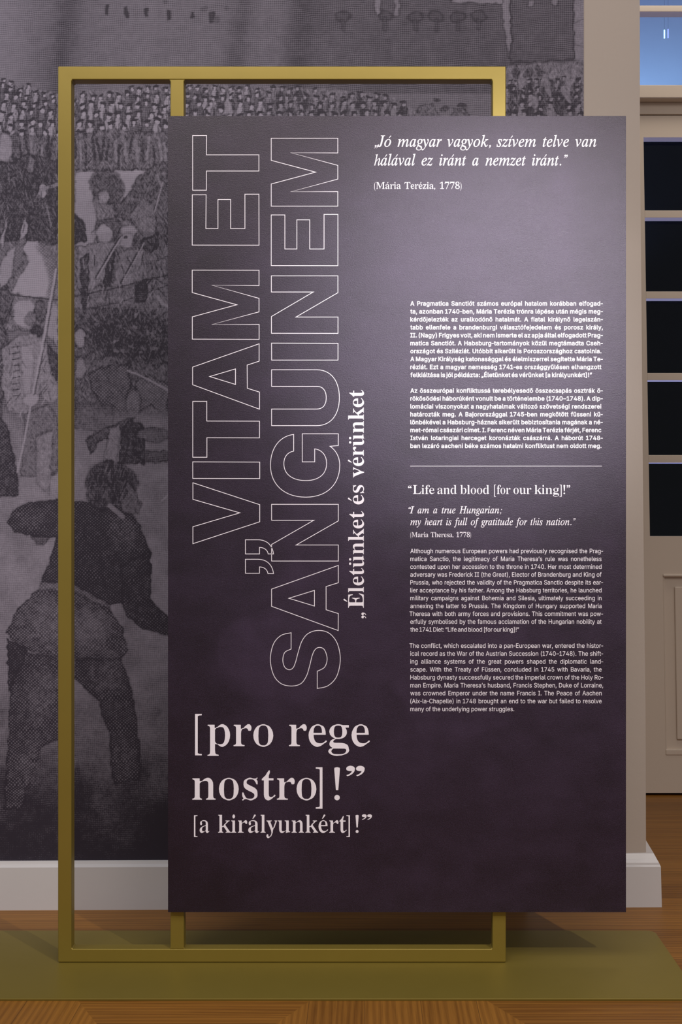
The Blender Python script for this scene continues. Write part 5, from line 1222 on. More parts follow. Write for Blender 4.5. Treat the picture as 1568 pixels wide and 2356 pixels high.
u412|144 -4 114 7 84 31 67 56 54 92 49 142 49 376 52 382 116 382 118 376 118 146 122 106 140 78 162 62 170 59 200 54 224 56 250 67 264 79 278 96 289 122 292 156 294 382 359 382 360 -1 354 -4 299 -4 294 2 294 42 290 46 260 15 224 -3 184 -8
v391|164 -4 159 2 14 376 16 382 84 382 88 377 168 156 194 77 198 84 221 156 303 382 373 382 374 376 228 -2 224 -4
w569|140 -4 134 2 20 376 22 382 90 381 156 142 170 83 203 216 250 381 314 382 320 379 366 212 394 94 400 93 431 216 478 382 546 382 548 376 433 2 430 -3 370 -4 364 0 316 172 284 292 203 2 200 -3
x381|22 -4 18 2 149 192 149 196 28 375 27 382 102 381 188 246 192 243 229 306 281 382 354 382 354 376 229 192 361 2 358 -4 288 -4 282 0 229 82 192 142 188 145 150 82 92 -3
y391|54 -144 48 -143 44 -138 58 -84 64 -83 88 -86 104 -85 114 -82 125 -74 136 -58 146 -38 158 -4 158 2 14 376 16 382 84 382 88 377 168 156 194 77 303 382 373 382 374 376 208 -56 193 -88 180 -108 164 -125 138 -140 118 -146 94 -148
ü412|144 -4 114 7 84 31 67 56 54 92 49 142 49 376 52 382 116 382 118 376 118 146 122 106 140 78 162 62 170 59 200 54 224 56 250 67 264 79 278 96 289 122 292 156 294 382 359 382 360 -1 354 -4 299 -4 294 2 294 42 290 46 260 15 224 -3 184 -8|124 441 114 444 103 452 93 466 90 482 93 502 104 516 114 522 134 526 150 523 164 514 173 502 176 482 173 466 164 453 150 443 134 440|270 441 260 443 244 454 236 466 233 486 236 502 249 516 260 523 280 526 294 523 310 512 316 502 320 482 317 466 306 452 290 442 280 440
–408|30 184 24 190 25 244 30 248 374 248 380 247 381 244 382 190 380 185
’179|54 314 49 320 79 510 84 512 148 512 154 511 153 504 102 320 98 315
“302|54 314 49 320 101 510 104 512 148 512 154 511 154 504 124 316 118 314|178 314 174 315 172 320 225 510 228 512 274 512 277 510 277 504 248 320 244 314
”302|54 314 49 320 79 510 84 512 148 512 154 511 153 504 102 320 98 315|178 314 174 315 172 320 202 510 204 512 208 512 274 512 277 510 276 504 226 320 224 315 219 314
'''
SANS_BOLD = '''
!218|98 -23 73 -18 53 -5 38 17 33 42 39 67 53 87 73 100 98 105 123 101 143 87 157 67 162 42 158 17 143 -5 123 -19|63 141 53 147 50 152 48 162 44 512 49 522 58 527 133 528 146 522 149 517 151 507 147 157 142 147 133 142
(295|180 -115 170 -114 160 -104 122 -30 93 50 76 130 70 205 73 265 82 325 96 390 113 445 135 500 160 547 165 554 175 558 235 558 245 556 250 552 254 545 255 535 230 479 210 425 192 365 180 310 173 255 170 205 173 165 179 120 190 73 207 20 225 -27 254 -90 255 -100 250 -109 240 -115
)295|38 -115 28 -113 23 -109 18 -100 19 -90 46 -30 66 20 84 75 94 120 100 160 103 210 100 255 93 310 81 365 65 420 45 475 20 530 18 540 23 552 33 558 98 558 107 555 112 550 139 500 161 445 178 385 192 325 200 265 203 205 197 130 178 45 151 -30 114 -105 108 -111 98 -115
,210|39 -138 29 -136 24 -132 19 -123 19 -118 50 77 54 84 64 90 144 89 154 79 156 67 101 -128 97 -133 89 -137
-301|29 169 24 169 15 174 11 179 9 189 10 249 14 257 24 263 254 263 264 258 269 249 270 184 264 174 259 171 249 169
.210|71 -19 48 -3 35 17 31 42 36 67 50 87 71 101 96 106 121 100 141 87 155 67 160 42 156 17 141 -5 121 -18 96 -23
0475|194 -21 169 -17 119 9 78 54 50 109 34 174 29 259 34 334 50 399 80 459 119 499 164 524 174 527 229 535 289 524 334 499 373 459 403 399 419 334 424 249 419 174 403 109 373 49 334 9 284 -17 229 -26|199 74 229 70 254 74 277 89 297 114 311 149 321 199 325 254 321 309 312 359 297 394 278 419 254 435 229 440 197 434 175 419 159 399 141 359 132 309 128 254 132 199 142 149 159 110 176 89
1393|29 -19 24 -19 15 -14 9 -4 9 56 13 66 18 71 29 74 139 74 145 76 145 406 144 412 49 343 44 340 34 339 24 345 19 356 19 431 24 440 29 444 144 527 234 527 243 521 247 511 247 76 249 74 344 74 354 70 359 65 362 56 362 1 360 -9 354 -15 344 -19
4475|286 -19 276 -18 271 -15 263 -4 263 81 261 86 41 86 31 88 26 92 21 101 21 106 21 156 23 166 229 516 236 524 246 528 316 527 326 521 329 516 330 506 143 186 146 182 151 182 261 183 263 186 263 316 265 326 271 333 281 337 346 337 356 332 362 321 362 186 366 182 416 182 426 177 432 166 432 106 430 96 426 91 416 86 366 86 362 81 362 1 360 -9 356 -14 346 -19
5475|221 -26 171 -20 131 -6 101 14 94 19 68 49 47 89 41 129 43 139 47 144 56 149 61 149 126 149 135 144 139 139 145 114 155 99 166 88 181 78 201 71 221 69 246 72 266 81 283 94 294 109 305 134 308 159 305 189 296 214 284 229 267 244 246 253 216 258 196 256 171 249 131 227 66 234 56 238 51 243 48 254 78 514 84 524 96 528 371 527 381 521 385 509 385 449 381 440 376 436 366 433 171 433 168 429 158 344 159 339 201 350 231 353 266 349 296 340 328 324 358 299 381 269 396 239 407 199 410 164 404 114 386 68 358 29 316 -3 271 -20
7475|98 -19 88 -17 83 -13 78 -4 79 6 293 431 288 433 58 433 48 439 43 451 44 516 53 526 63 528 388 528 399 526 406 521 410 511 410 451 408 441 182 -9 178 -14 168 -19
8475|178 -21 128 -6 88 19 58 52 39 89 33 139 36 169 46 199 68 234 88 255 102 264 105 269 78 297 59 334 51 379 56 419 73 458 77 464 103 492 138 515 178 529 223 535 273 530 313 516 348 492 378 459 395 424 401 379 393 334 376 299 347 269 350 264 363 256 385 234 406 199 416 169 420 139 414 94 392 49 363 18 325 -6 273 -21 228 -26|217 69 253 71 278 78 293 88 304 99 315 119 318 139 315 159 305 179 293 193 278 203 253 213 223 216 198 213 178 206 160 194 148 181 137 159 134 139 137 119 148 99 158 88 173 79 198 71|196 314 208 311 223 309 248 311 268 319 282 329 290 339 297 354 299 379 297 394 292 409 279 424 268 431 248 438 223 441 203 438 188 433 173 423 163 412 154 389 152 374 155 354 162 339 170 329 184 319
:210|71 -19 48 -3 35 17 31 42 36 67 50 87 71 101 96 106 121 100 141 87 155 67 160 42 156 17 141 -5 121 -18 96 -23|71 256 51 269 35 292 31 317 36 342 49 362 71 377 96 381 121 376 141 363 155 342 160 317 156 292 141 270 121 257 96 252
A502|17 -19 7 -17 2 -13 -3 -4 -2 6 183 516 187 522 197 528 277 528 284 526 294 516 479 11 482 1 480 -9 472 -17 462 -19 392 -19 382 -14 376 -4 332 120 327 123 152 123 147 119 104 -4 98 -14 87 -19|183 221 187 218 292 218 296 221 242 379 237 385
B478|61 -19 51 -17 46 -13 41 -4 41 1 41 506 42 516 51 526 61 528 241 528 291 523 336 509 371 484 394 456 400 446 413 411 417 371 414 341 406 316 389 291 363 266 376 259 401 237 419 211 433 176 437 136 432 101 416 57 386 22 351 0 306 -14 246 -19|144 81 146 76 241 76 291 82 316 94 331 114 335 141 333 156 327 171 311 191 296 201 276 209 246 212 146 212 144 206|144 306 146 304 236 304 261 307 281 314 296 324 306 335 313 351 317 371 312 396 297 416 276 428 236 433 146 433 144 431
C532|231 -22 201 -18 140 9 91 49 55 104 29 179 21 254 29 329 55 404 91 459 138 499 201 527 266 535 306 532 346 522 381 507 416 484 441 460 463 429 480 394 492 349 490 339 486 334 476 329 401 330 391 339 382 369 373 384 362 399 346 412 331 421 306 432 291 435 266 437 231 432 196 417 164 389 144 359 128 309 122 254 128 199 142 154 166 117 196 91 231 77 271 72 291 74 311 79 331 88 349 99 361 109 373 124 384 144 391 169 401 178 476 179 486 174 490 169 492 159 481 119 463 79 442 49 411 21 381 2 351 -11 311 -22 266 -26
E441|61 -19 51 -17 46 -13 41 -4 41 1 41 506 42 516 51 526 61 528 371 528 381 526 390 516 391 506 391 451 387 441 381 435 371 433 146 433 144 431 144 311 146 305 356 305 367 301 371 296 374 286 374 226 369 216 361 211 146 209 144 206 144 81 146 76 381 75 388 71 394 61 394 1 392 -9 386 -15 376 -19
F432|61 -19 51 -17 46 -13 41 -4 41 1 41 506 42 516 51 526 61 528 366 528 377 526 384 521 388 511 388 451 384 441 376 434 146 433 144 431 144 301 146 298 351 296 360 291 365 281 364 216 358 206 346 202 146 202 144 196 144 1 142 -9 136 -15 126 -19
H539|61 -19 51 -17 46 -13 41 -4 41 1 41 506 42 516 45 521 56 528 126 528 136 524 143 516 144 311 146 308 366 308 371 308 373 311 374 516 381 524 391 528 456 528 466 526 475 516 476 506 476 1 476 -4 471 -13 466 -17 456 -19 391 -19 381 -15 375 -9 373 1 373 211 371 213 146 213 144 211 144 -4 138 -14 126 -19
I323|32 -19 27 -19 18 -14 12 -4 12 56 14 66 18 71 27 76 97 76 99 81 99 431 97 433 27 433 17 439 12 451 13 516 22 526 32 528 267 528 277 526 284 521 288 511 288 451 284 441 279 436 272 433 207 433 202 431 202 81 207 76 272 76 282 71 286 66 288 56 288 1 286 -9 277 -17 267 -19
K489|61 -19 51 -17 46 -13 41 -4 41 1 41 506 42 516 45 521 56 528 126 528 136 524 143 516 144 506 144 306 146 299 351 523 356 526 366 528 451 528 461 523 467 511 465 501 462 496 268 286 464 11 468 1 466 -9 461 -15 451 -19 371 -19 361 -15 196 214 145 161 144 156 144 1 142 -9 136 -15 126 -19
M650|61 -19 51 -17 46 -13 41 -4 41 1 41 506 42 516 46 522 52 526 61 528 151 528 161 526 167 521 294 196 311 147 316 139 335 196 461 521 466 525 476 528 571 528 581 523 586 516 587 506 587 1 585 -9 581 -14 571 -19 501 -19 491 -14 485 -4 485 291 484 301 481 305 359 -9 351 -17 341 -19 281 -18 273 -14 269 -9 146 301 141 301 141 -4 136 -13 126 -19
N546|61 -19 51 -17 46 -13 41 -4 41 1 41 506 42 516 45 521 51 526 61 528 136 528 144 526 151 521 376 166 380 171 380 176 380 506 381 516 386 523 396 528 466 528 476 523 481 516 482 506 482 1 480 -9 476 -14 471 -17 461 -19 386 -19 374 -14 186 280 146 347 143 341 143 336 144 -4 138 -14 126 -19
P467|61 -19 51 -17 46 -13 41 -4 41 1 41 506 42 516 51 526 61 528 236 528 291 522 341 504 376 478 383 471 406 440 422 396 428 346 423 301 407 256 381 221 346 194 336 188 296 173 236 167 146 167 144 161 144 1 142 -9 136 -15 126 -19|144 266 146 261 236 261 266 265 286 272 301 283 317 306 323 321 325 346 322 376 316 392 306 407 286 423 261 431 231 433 146 433 144 431
S469|224 -28 169 -23 124 -10 79 16 49 48 29 87 19 137 24 150 34 156 109 155 120 147 128 117 137 102 153 87 174 77 199 71 224 68 254 71 279 78 302 92 314 104 321 117 326 137 324 152 317 167 305 177 284 189 239 204 179 221 119 243 71 277 52 302 37 337 33 372 39 417 59 458 86 487 94 493 134 517 179 530 229 535 279 530 319 517 364 490 391 462 412 422 420 382 419 372 414 364 404 359 339 359 329 361 324 364 319 372 309 402 289 422 259 435 224 440 199 437 179 432 154 417 145 407 137 392 134 377 139 357 145 347 156 337 174 327 219 311 319 282 369 254 394 232 412 207 423 177 427 137 421 92 401 52 374 21 329 -7 284 -22
T471|193 -19 180 -14 176 -9 174 1 174 431 168 433 33 433 23 435 17 441 13 451 14 516 23 526 33 528 423 527 432 521 436 511 436 451 433 442 428 437 418 433 278 433 276 431 276 -4 270 -14 258 -19
U539|216 -23 196 -20 146 -2 102 28 70 68 48 118 41 173 41 508 43 518 51 526 61 528 126 528 136 524 141 518 143 508 143 183 147 148 157 123 172 103 192 88 226 74 261 71 296 75 326 88 345 103 357 118 370 148 374 183 374 508 376 518 381 524 391 528 456 528 466 526 474 518 476 508 476 173 469 118 451 73 416 29 371 -2 316 -21 261 -27
[295|102 -115 92 -113 87 -109 82 -100 82 -95 83 545 91 555 102 558 242 557 251 550 255 540 255 485 251 475 244 470 237 468 182 468 179 465 179 -20 182 -25 237 -25 249 -30 253 -35 255 -45 255 -100 249 -110 237 -115
]295|38 -115 33 -115 24 -110 18 -100 18 -45 20 -35 24 -30 33 -25 93 -25 94 -20 94 465 88 468 33 468 23 474 18 485 19 545 27 555 38 558 178 557 187 550 191 540 191 -100 185 -110 173 -115
a411|121 -23 86 -12 61 4 52 12 31 37 17 67 11 107 15 142 25 167 46 194 71 211 96 222 121 230 251 250 255 252 257 257 254 277 246 293 231 305 216 310 196 312 176 310 156 304 143 297 126 281 111 259 106 256 96 255 31 275 26 280 22 287 23 297 41 332 66 360 96 381 126 393 161 401 196 403 241 398 271 389 296 376 321 355 340 327 352 292 356 252 356 2 354 -8 351 -13 341 -19 276 -19 263 -13 256 4 246 -4 221 -17 196 -24 161 -28|148 67 171 64 196 67 216 75 234 87 246 102 254 122 257 142 256 162 176 149 141 141 121 129 113 117 111 102 113 92 119 82 126 76 136 70
b446|229 -27 194 -24 164 -13 134 9 127 -12 120 -17 114 -19 49 -19 39 -13 35 -7 34 3 34 508 34 513 39 522 49 528 114 528 124 525 131 518 133 508 134 370 164 391 194 400 229 403 279 396 319 379 328 373 360 343 388 298 404 248 409 188 403 128 388 78 361 33 324 1 279 -20|205 68 219 66 249 71 269 83 284 98 299 128 306 153 309 188 305 228 298 253 286 278 269 295 249 306 219 311 194 307 174 297 155 278 144 258 135 228 132 193 135 153 143 123 154 100 174 80 194 70
c418|170 -23 150 -19 105 1 68 33 40 75 21 133 15 188 21 243 41 303 68 343 105 375 155 397 205 403 235 402 265 395 290 386 315 372 335 357 355 333 370 309 380 283 380 271 375 263 370 260 310 244 300 243 290 248 274 278 260 294 235 307 205 311 180 307 160 296 138 273 127 253 118 223 115 183 118 153 126 123 140 100 155 83 180 69 205 65 235 70 260 82 275 99 289 128 300 136 310 135 370 120 380 110 382 98 370 68 355 43 338 23 320 8 295 -7 265 -20 235 -25 205 -27
d446|195 -27 145 -20 100 1 64 33 37 78 21 128 15 188 20 248 37 298 64 343 68 348 100 376 145 396 195 403 230 400 260 391 290 370 292 373 292 508 294 518 300 524 310 528 370 528 380 526 389 518 391 508 391 3 390 -7 385 -14 375 -19 310 -19 298 -12 295 -7 294 3 290 8 280 0 255 -15 230 -24|190 68 205 66 230 69 250 80 269 98 282 123 290 153 293 188 290 228 283 253 270 278 249 298 230 307 205 311 175 305 155 294 139 278 126 253 118 223 115 193 118 153 127 123 140 99 160 79 175 71
e426|170 -22 155 -20 105 1 68 33 40 75 21 133 15 188 20 243 40 302 68 343 105 375 155 397 205 403 240 401 275 391 305 376 334 353 358 323 375 288 386 248 390 193 389 163 381 153 370 150 120 150 118 148 119 143 128 113 142 93 160 78 185 68 210 65 235 68 260 77 280 97 292 118 305 124 373 108 380 103 383 98 384 88 369 53 350 27 321 3 293 -12 250 -24 210 -27|120 243 125 240 280 240 286 243 279 263 270 279 252 298 230 308 205 311 180 308 155 296 137 278 127 263
f276|82 -19 72 -17 67 -13 62 -4 62 1 62 306 57 308 2 308 -8 314 -13 326 -12 386 -8 392 2 398 57 398 62 401 62 431 66 466 80 496 103 521 127 536 157 546 187 549 227 545 252 538 257 534 261 526 261 516 245 461 242 456 232 450 222 450 197 455 177 451 172 449 167 444 163 436 161 401 167 398 232 398 242 392 247 381 246 321 242 314 232 308 167 308 161 306 161 -4 155 -14 147 -18
g447|160 -166 130 -159 100 -146 70 -125 50 -104 35 -80 32 -70 35 -59 45 -51 90 -25 100 -22 111 -25 138 -55 150 -64 165 -71 180 -76 205 -78 245 -73 270 -60 283 -45 290 -25 292 15 290 18 260 -1 233 -10 190 -14 150 -9 140 -5 105 10 66 40 39 80 20 135 15 190 20 245 37 300 65 344 99 375 145 396 195 403 230 401 260 391 290 370 294 375 295 385 298 390 303 395 310 398 370 398 380 396 387 390 391 380 391 -10 385 -60 366 -100 362 -105 335 -132 300 -153 250 -166 205 -170|190 80 205 78 230 81 251 90 268 105 283 130 290 158 293 190 290 230 283 255 269 280 254 295 235 305 205 311 175 305 155 295 141 280 127 255 119 230 115 195 119 155 127 130 138 110 160 90 175 83
h432|54 -19 44 -17 39 -13 34 -4 34 1 34 511 39 522 49 528 114 528 122 526 129 521 133 511 134 371 144 379 184 398 229 403 269 398 303 386 309 382 336 361 357 331 371 291 376 241 376 -4 370 -14 359 -19 294 -19 284 -15 279 -9 277 1 277 231 272 266 259 290 239 305 209 310 189 307 169 299 157 291 144 275 135 251 133 226 133 1 131 -9 124 -16 114 -19
i189|57 -19 47 -18 40 -14 36 -9 34 1 34 381 38 391 47 397 117 398 127 393 133 381 133 -4 127 -14 117 -19|72 426 57 430 42 440 27 460 22 481 26 506 41 526 62 539 82 543 107 539 127 526 141 506 145 481 141 461 127 441 107 428 87 424
j189|-9 -162 -14 -162 -23 -157 -29 -147 -28 -82 -24 -74 -19 -70 16 -65 22 -62 27 -57 32 -47 34 -27 34 383 40 393 51 398 116 398 127 393 131 387 133 378 133 -27 130 -67 117 -102 99 -127 76 -144 41 -158|61 428 41 440 26 462 22 483 27 508 41 527 61 539 81 543 106 539 126 527 140 508 145 483 141 462 126 440 106 428 81 424
k403|54 -19 44 -17 39 -13 34 -4 34 1 34 511 39 522 49 528 114 528 122 526 129 521 133 511 134 254 274 395 284 398 364 398 374 392 378 386 379 376 374 366 227 216 229 211 387 11 390 6 391 -4 385 -14 374 -19 294 -19 284 -16 154 148 149 147 133 131 133 1 131 -9 124 -16 114 -19
l211|139 -21 94 -15 64 4 59 9 39 44 34 84 34 509 39 522 49 528 119 527 126 524 132 514 134 82 136 74 139 72 174 73 184 67 188 59 200 4 198 -6 189 -14 164 -20
m632|54 -19 44 -17 39 -13 34 -4 34 1 34 376 35 386 39 392 45 396 54 398 114 398 120 396 127 391 134 373 164 393 186 401 224 404 259 399 267 396 299 376 319 350 344 375 374 393 404 402 439 405 474 401 504 390 537 366 558 336 570 306 576 256 576 1 574 -9 569 -15 559 -19 494 -19 484 -15 479 -9 477 1 477 251 473 276 472 281 459 299 439 308 419 311 399 309 381 301 370 291 362 281 357 266 354 246 354 1 352 -9 344 -17 334 -19 274 -19 261 -14 257 -9 255 1 255 256 252 276 251 281 239 297 224 307 199 311 179 308 169 304 154 293 144 281 136 261 133 236 133 1 131 -9 124 -16 114 -19
n432|54 -19 44 -17 39 -13 34 -4 34 1 34 376 35 386 38 391 49 398 114 398 120 396 127 391 134 371 144 379 179 396 224 403 269 398 304 386 334 363 357 331 372 286 376 241 376 1 374 -9 364 -18 354 -19 294 -19 284 -15 279 -9 277 1 277 231 272 266 259 290 239 305 209 310 189 307 169 299 157 291 144 275 135 251 133 226 133 1 131 -9 124 -16 114 -19
o437|170 -23 150 -19 105 1 68 33 40 75 22 128 15 183 22 248 41 303 68 343 105 375 155 397 205 403 260 397 305 378 313 373 347 343 377 298 395 243 400 188 394 128 374 73 347 33 310 1 260 -21 205 -27|188 68 210 66 235 69 260 83 275 99 289 123 298 158 300 188 297 223 288 253 278 273 255 296 235 307 210 310 180 307 155 293 140 276 127 253 118 218 115 188 117 158 126 123 140 100 155 83 175 71
p446|54 -162 44 -160 39 -156 34 -147 34 -142 34 378 36 388 40 393 49 398 114 398 124 394 129 388 131 373 134 369 164 391 194 400 229 403 279 396 319 379 356 348 364 338 386 303 404 248 409 188 404 133 388 78 364 38 355 28 324 1 279 -20 229 -27 194 -24 164 -13 134 9 133 -142 131 -152 124 -159 114 -162|205 68 219 66 249 71 269 83 284 98 299 128 306 153 309 188 305 228 298 253 286 278 269 295 249 306 219 311 194 307 174 297 155 278 144 258 135 228 132 193 135 153 143 123 154 100 174 80 194 70
r281|54 -19 44 -17 39 -13 34 -4 34 1 34 376 35 386 39 392 49 398 114 398 120 396 127 391 134 376 144 384 179 399 214 404 244 403 251 401 258 396 262 386 262 321 258 311 253 306 244 303 204 307 184 304 169 298 154 288 144 276 135 256 133 236 133 1 131 -9 124 -16 114 -19
s387|182 -27 142 -24 107 -15 72 3 47 26 29 53 17 93 19 103 27 111 92 126 102 124 109 118 122 89 133 78 157 67 182 64 212 69 232 77 246 93 248 103 247 113 237 124 227 130 207 137 142 152 97 168 57 196 34 233 28 273 32 308 52 346 77 370 107 387 147 400 187 403 232 398 262 389 291 373 312 353 329 328 343 293 342 283 337 276 327 271 272 258 262 259 252 267 242 288 232 299 212 310 187 314 162 311 142 301 131 288 129 273 132 264 137 258 152 249 237 226 287 209 321 183 341 153 344 143 350 108 345 73 342 65 327 36 302 9 262 -13 227 -24
t249|132 -18 117 -15 79 7 54 47 46 92 46 302 44 307 42 308 2 308 -8 314 -12 322 -13 377 -11 387 -8 392 2 398 42 398 46 402 46 472 52 485 62 490 127 490 137 486 142 481 145 472 145 402 147 399 207 398 217 393 223 382 223 327 222 321 217 313 207 308 146 307 145 102 147 82 149 77 155 72 172 69 202 73 212 70 217 66 221 57 231 7 231 -3 227 -11 222 -15 197 -21 167 -23
u432|144 -20 104 -4 74 19 52 51 38 91 34 141 34 376 35 386 44 396 54 398 119 397 129 391 132 386 133 376 133 146 138 111 150 91 169 76 199 69 224 73 242 81 254 90 264 103 274 126 277 156 278 386 284 394 294 398 359 398 365 396 374 387 376 376 376 1 374 -9 369 -15 359 -19 294 -19 284 -13 279 -4 279 6 274 7 264 -1 224 -19 184 -24
v411|163 -19 150 -14 144 -4 0 371 -2 381 -1 386 8 396 18 398 88 398 99 391 193 130 198 135 290 391 297 396 303 398 373 398 379 396 389 386 390 381 388 371 243 -9 238 -15 228 -19
y411|53 -160 36 -154 31 -149 28 -139 43 -79 48 -72 58 -67 93 -71 103 -69 112 -64 126 -44 142 -4 142 1 0 371 -2 381 -1 386 8 396 18 398 88 398 99 391 193 130 198 136 290 391 297 396 303 398 373 398 379 396 389 386 390 381 388 371 222 -64 208 -94 188 -123 170 -139 148 -153 123 -161 93 -164
z402|43 -19 38 -19 29 -14 23 -4 23 46 26 56 215 301 213 303 208 304 48 304 38 307 33 311 29 321 29 381 33 391 38 395 48 398 333 398 343 395 348 391 352 381 352 331 349 321 162 76 338 75 348 73 355 66 358 56 358 1 358 -4 353 -13 348 -17 338 -19
É441|61 -19 51 -17 46 -13 41 -4 41 1 41 506 42 516 51 526 61 528 371 528 381 526 390 516 391 506 391 451 387 441 381 435 371 433 146 433 144 431 144 311 146 305 356 305 367 301 371 296 374 286 374 226 369 216 361 211 146 209 144 206 144 81 146 76 381 75 388 71 394 61 394 1 392 -9 386 -15 376 -19|186 540 176 546 173 551 172 561 221 666 226 673 236 678 306 678 315 676 321 672 326 661 324 651 256 546 249 541 241 539
á411|121 -23 86 -12 61 4 52 12 31 37 17 67 11 107 15 142 25 167 46 194 71 211 96 222 121 230 251 250 255 252 257 257 254 277 246 293 231 305 216 310 196 312 176 310 156 304 143 297 126 281 111 259 106 256 96 255 31 275 26 280 22 287 23 297 41 332 66 360 96 381 126 393 161 401 196 403 241 398 271 389 296 376 321 355 340 327 352 292 356 252 356 2 354 -8 351 -13 341 -19 276 -19 263 -13 256 4 246 -4 221 -17 196 -24 161 -28|148 67 171 64 196 67 216 75 234 87 246 102 254 122 257 142 256 162 176 149 141 141 121 129 113 117 111 102 113 92 119 82 126 76 136 70|156 411 146 419 143 432 196 542 201 546 211 548 281 548 292 542 297 532 296 522 226 416 220 412 211 410
é426|170 -22 155 -20 105 1 68 33 40 75 21 133 15 188 20 243 40 302 68 343 105 375 155 397 205 403 240 401 275 391 305 376 334 353 358 323 375 288 386 248 390 193 389 163 381 153 370 150 120 150 118 148 119 143 128 113 142 93 160 78 185 68 210 65 235 68 260 77 280 97 292 118 305 124 373 108 380 103 383 98 384 88 369 53 350 27 321 3 293 -12 250 -24 210 -27|120 243 125 240 280 240 286 243 279 263 270 279 252 298 230 308 205 311 180 308 155 296 137 278 127 263|170 411 160 421 158 433 206 533 212 543 225 548 295 548 306 543 312 533 310 521 240 415 230 410
í189|54 -19 44 -17 39 -13 34 -4 34 1 34 381 39 392 49 398 119 397 129 391 133 381 133 -4 127 -14 119 -18|54 410 44 415 40 421 38 426 39 436 89 541 96 546 104 548 174 548 181 546 188 541 192 531 190 521 121 416 109 410
ó437|170 -23 150 -19 105 1 68 33 40 75 22 128 15 183 22 248 41 303 68 343 105 375 155 397 205 403 260 397 305 378 313 373 347 343 377 298 395 243 400 188 394 128 374 73 347 33 310 1 260 -21 205 -27|188 68 210 66 235 69 260 83 275 99 289 123 298 158 300 188 297 223 288 253 278 273 255 296 235 307 210 310 180 307 155 293 140 276 127 253 118 218 115 188 117 158 126 123 140 100 155 83 175 71|175 411 165 419 162 433 215 543 220 546 230 548 300 548 310 543 316 533 315 523 312 518 245 416 240 412 230 410
ö437|170 -23 150 -19 105 1 68 33 40 75 22 128 15 183 22 248 41 303 68 343 105 375 155 397 205 403 260 397 305 378 313 373 347 343 377 298 395 243 400 188 394 128 374 73 347 33 310 1 260 -21 205 -27|188 68 210 66 235 69 260 83 275 99 289 123 298 158 300 188 297 223 288 253 278 273 255 296 235 307 210 310 180 307 155 293 140 276 127 253 118 218 115 188 117 158 126 123 140 100 155 83 175 71|115 428 95 440 80 462 76 483 81 508 95 527 115 538 135 542 160 537 175 527 190 508 195 483 191 463 179 443 160 429 135 424|260 427 240 440 226 458 220 483 223 503 236 523 255 537 280 542 300 538 320 527 334 508 339 483 335 463 323 443 305 430 280 424
ú432|144 -20 104 -4 74 19 52 51 38 91 34 141 34 376 35 386 44 396 54 398 119 397 129 391 132 386 133 376 133 146 138 111 150 91 169 76 199 69 224 73 242 81 254 90 264 103 274 126 277 156 278 386 284 394 294 398 359 398 365 396 374 387 376 376 376 1 374 -9 369 -15 359 -19 294 -19 284 -13 279 -4 279 6 274 7 264 -1 224 -19 184 -24|174 410 164 416 161 421 159 426 160 436 208 536 214 544 224 548 294 548 302 546 309 541 313 531 311 521 242 416 229 410
ü432|144 -20 104 -4 74 19 52 51 38 91 34 141 34 376 35 386 44 396 54 398 119 397 129 391 132 386 133 376 133 146 138 111 150 91 169 76 199 69 224 73 242 81 254 90 264 103 274 126 277 156 278 386 284 394 294 398 359 398 365 396 374 387 376 376 376 1 374 -9 369 -15 359 -19 294 -19 284 -13 279 -4 279 6 274 7 264 -1 224 -19 184 -24|124 425 109 429 89 444 78 461 74 486 78 506 91 526 109 537 134 542 154 538 175 526 188 506 192 481 188 461 174 440 154 428 134 424|269 425 254 428 234 442 221 461 217 486 221 506 235 526 254 538 279 542 299 538 319 525 332 506 336 481 332 461 318 441 299 428 279 424
ő437|170 -23 150 -19 105 1 68 33 40 75 22 128 15 183 22 248 41 303 68 343 105 375 155 397 205 403 260 397 305 378 313 373 347 343 377 298 395 243 400 188 394 128 374 73 347 33 310 1 260 -21 205 -27|188 68 210 66 235 69 260 83 275 99 289 123 298 158 300 188 297 223 288 253 278 273 255 296 235 307 210 310 180 307 155 293 140 276 127 253 118 218 115 188 117 158 126 123 140 100 155 83 175 71|90 413 82 423 81 433 121 533 127 543 140 548 210 548 222 543 228 533 227 523 165 416 160 412 150 410 100 410|205 411 200 414 193 423 192 433 194 438 255 543 265 548 335 548 345 546 350 542 355 533 355 528 351 518 275 416 270 412 260 410
ű432|144 -20 104 -4 74 19 52 51 38 91 34 141 34 376 35 386 44 396 54 398 119 397 129 391 132 386 133 376 133 146 138 111 150 91 169 76 199 69 224 73 242 81 254 90 264 103 274 126 277 156 278 386 284 394 294 398 359 398 365 396 374 387 376 376 376 1 374 -9 369 -15 359 -19 294 -19 284 -13 279 -4 279 6 274 7 264 -1 224 -19 184 -24|94 410 84 416 81 421 79 431 124 542 130 546 139 548 209 548 219 543 225 531 223 521 162 416 149 410|204 410 194 416 191 421 189 426 190 436 254 544 264 548 334 548 342 546 349 541 353 531 351 521 272 416 259 410
–428|29 169 24 169 15 174 11 179 9 189 10 249 14 257 24 263 379 263 390 259 396 249 397 184 391 174 384 170
”322|53 299 43 301 38 305 33 314 33 319 63 509 66 519 73 526 83 528 158 527 167 519 169 514 169 504 115 309 111 304 103 300|178 299 168 300 162 304 158 310 156 319 188 517 193 524 203 528 273 528 283 526 288 522 292 514 292 504 239 309 233 303 223 299
„309|39 -138 29 -136 24 -132 19 -123 19 -118 50 77 54 84 64 90 144 89 154 81 157 67 102 -128 98 -133 89 -138|164 -138 154 -137 148 -133 144 -127 142 -118 174 77 179 85 189 90 259 90 269 88 274 85 279 77 280 67 225 -128 219 -134 209 -138
'''


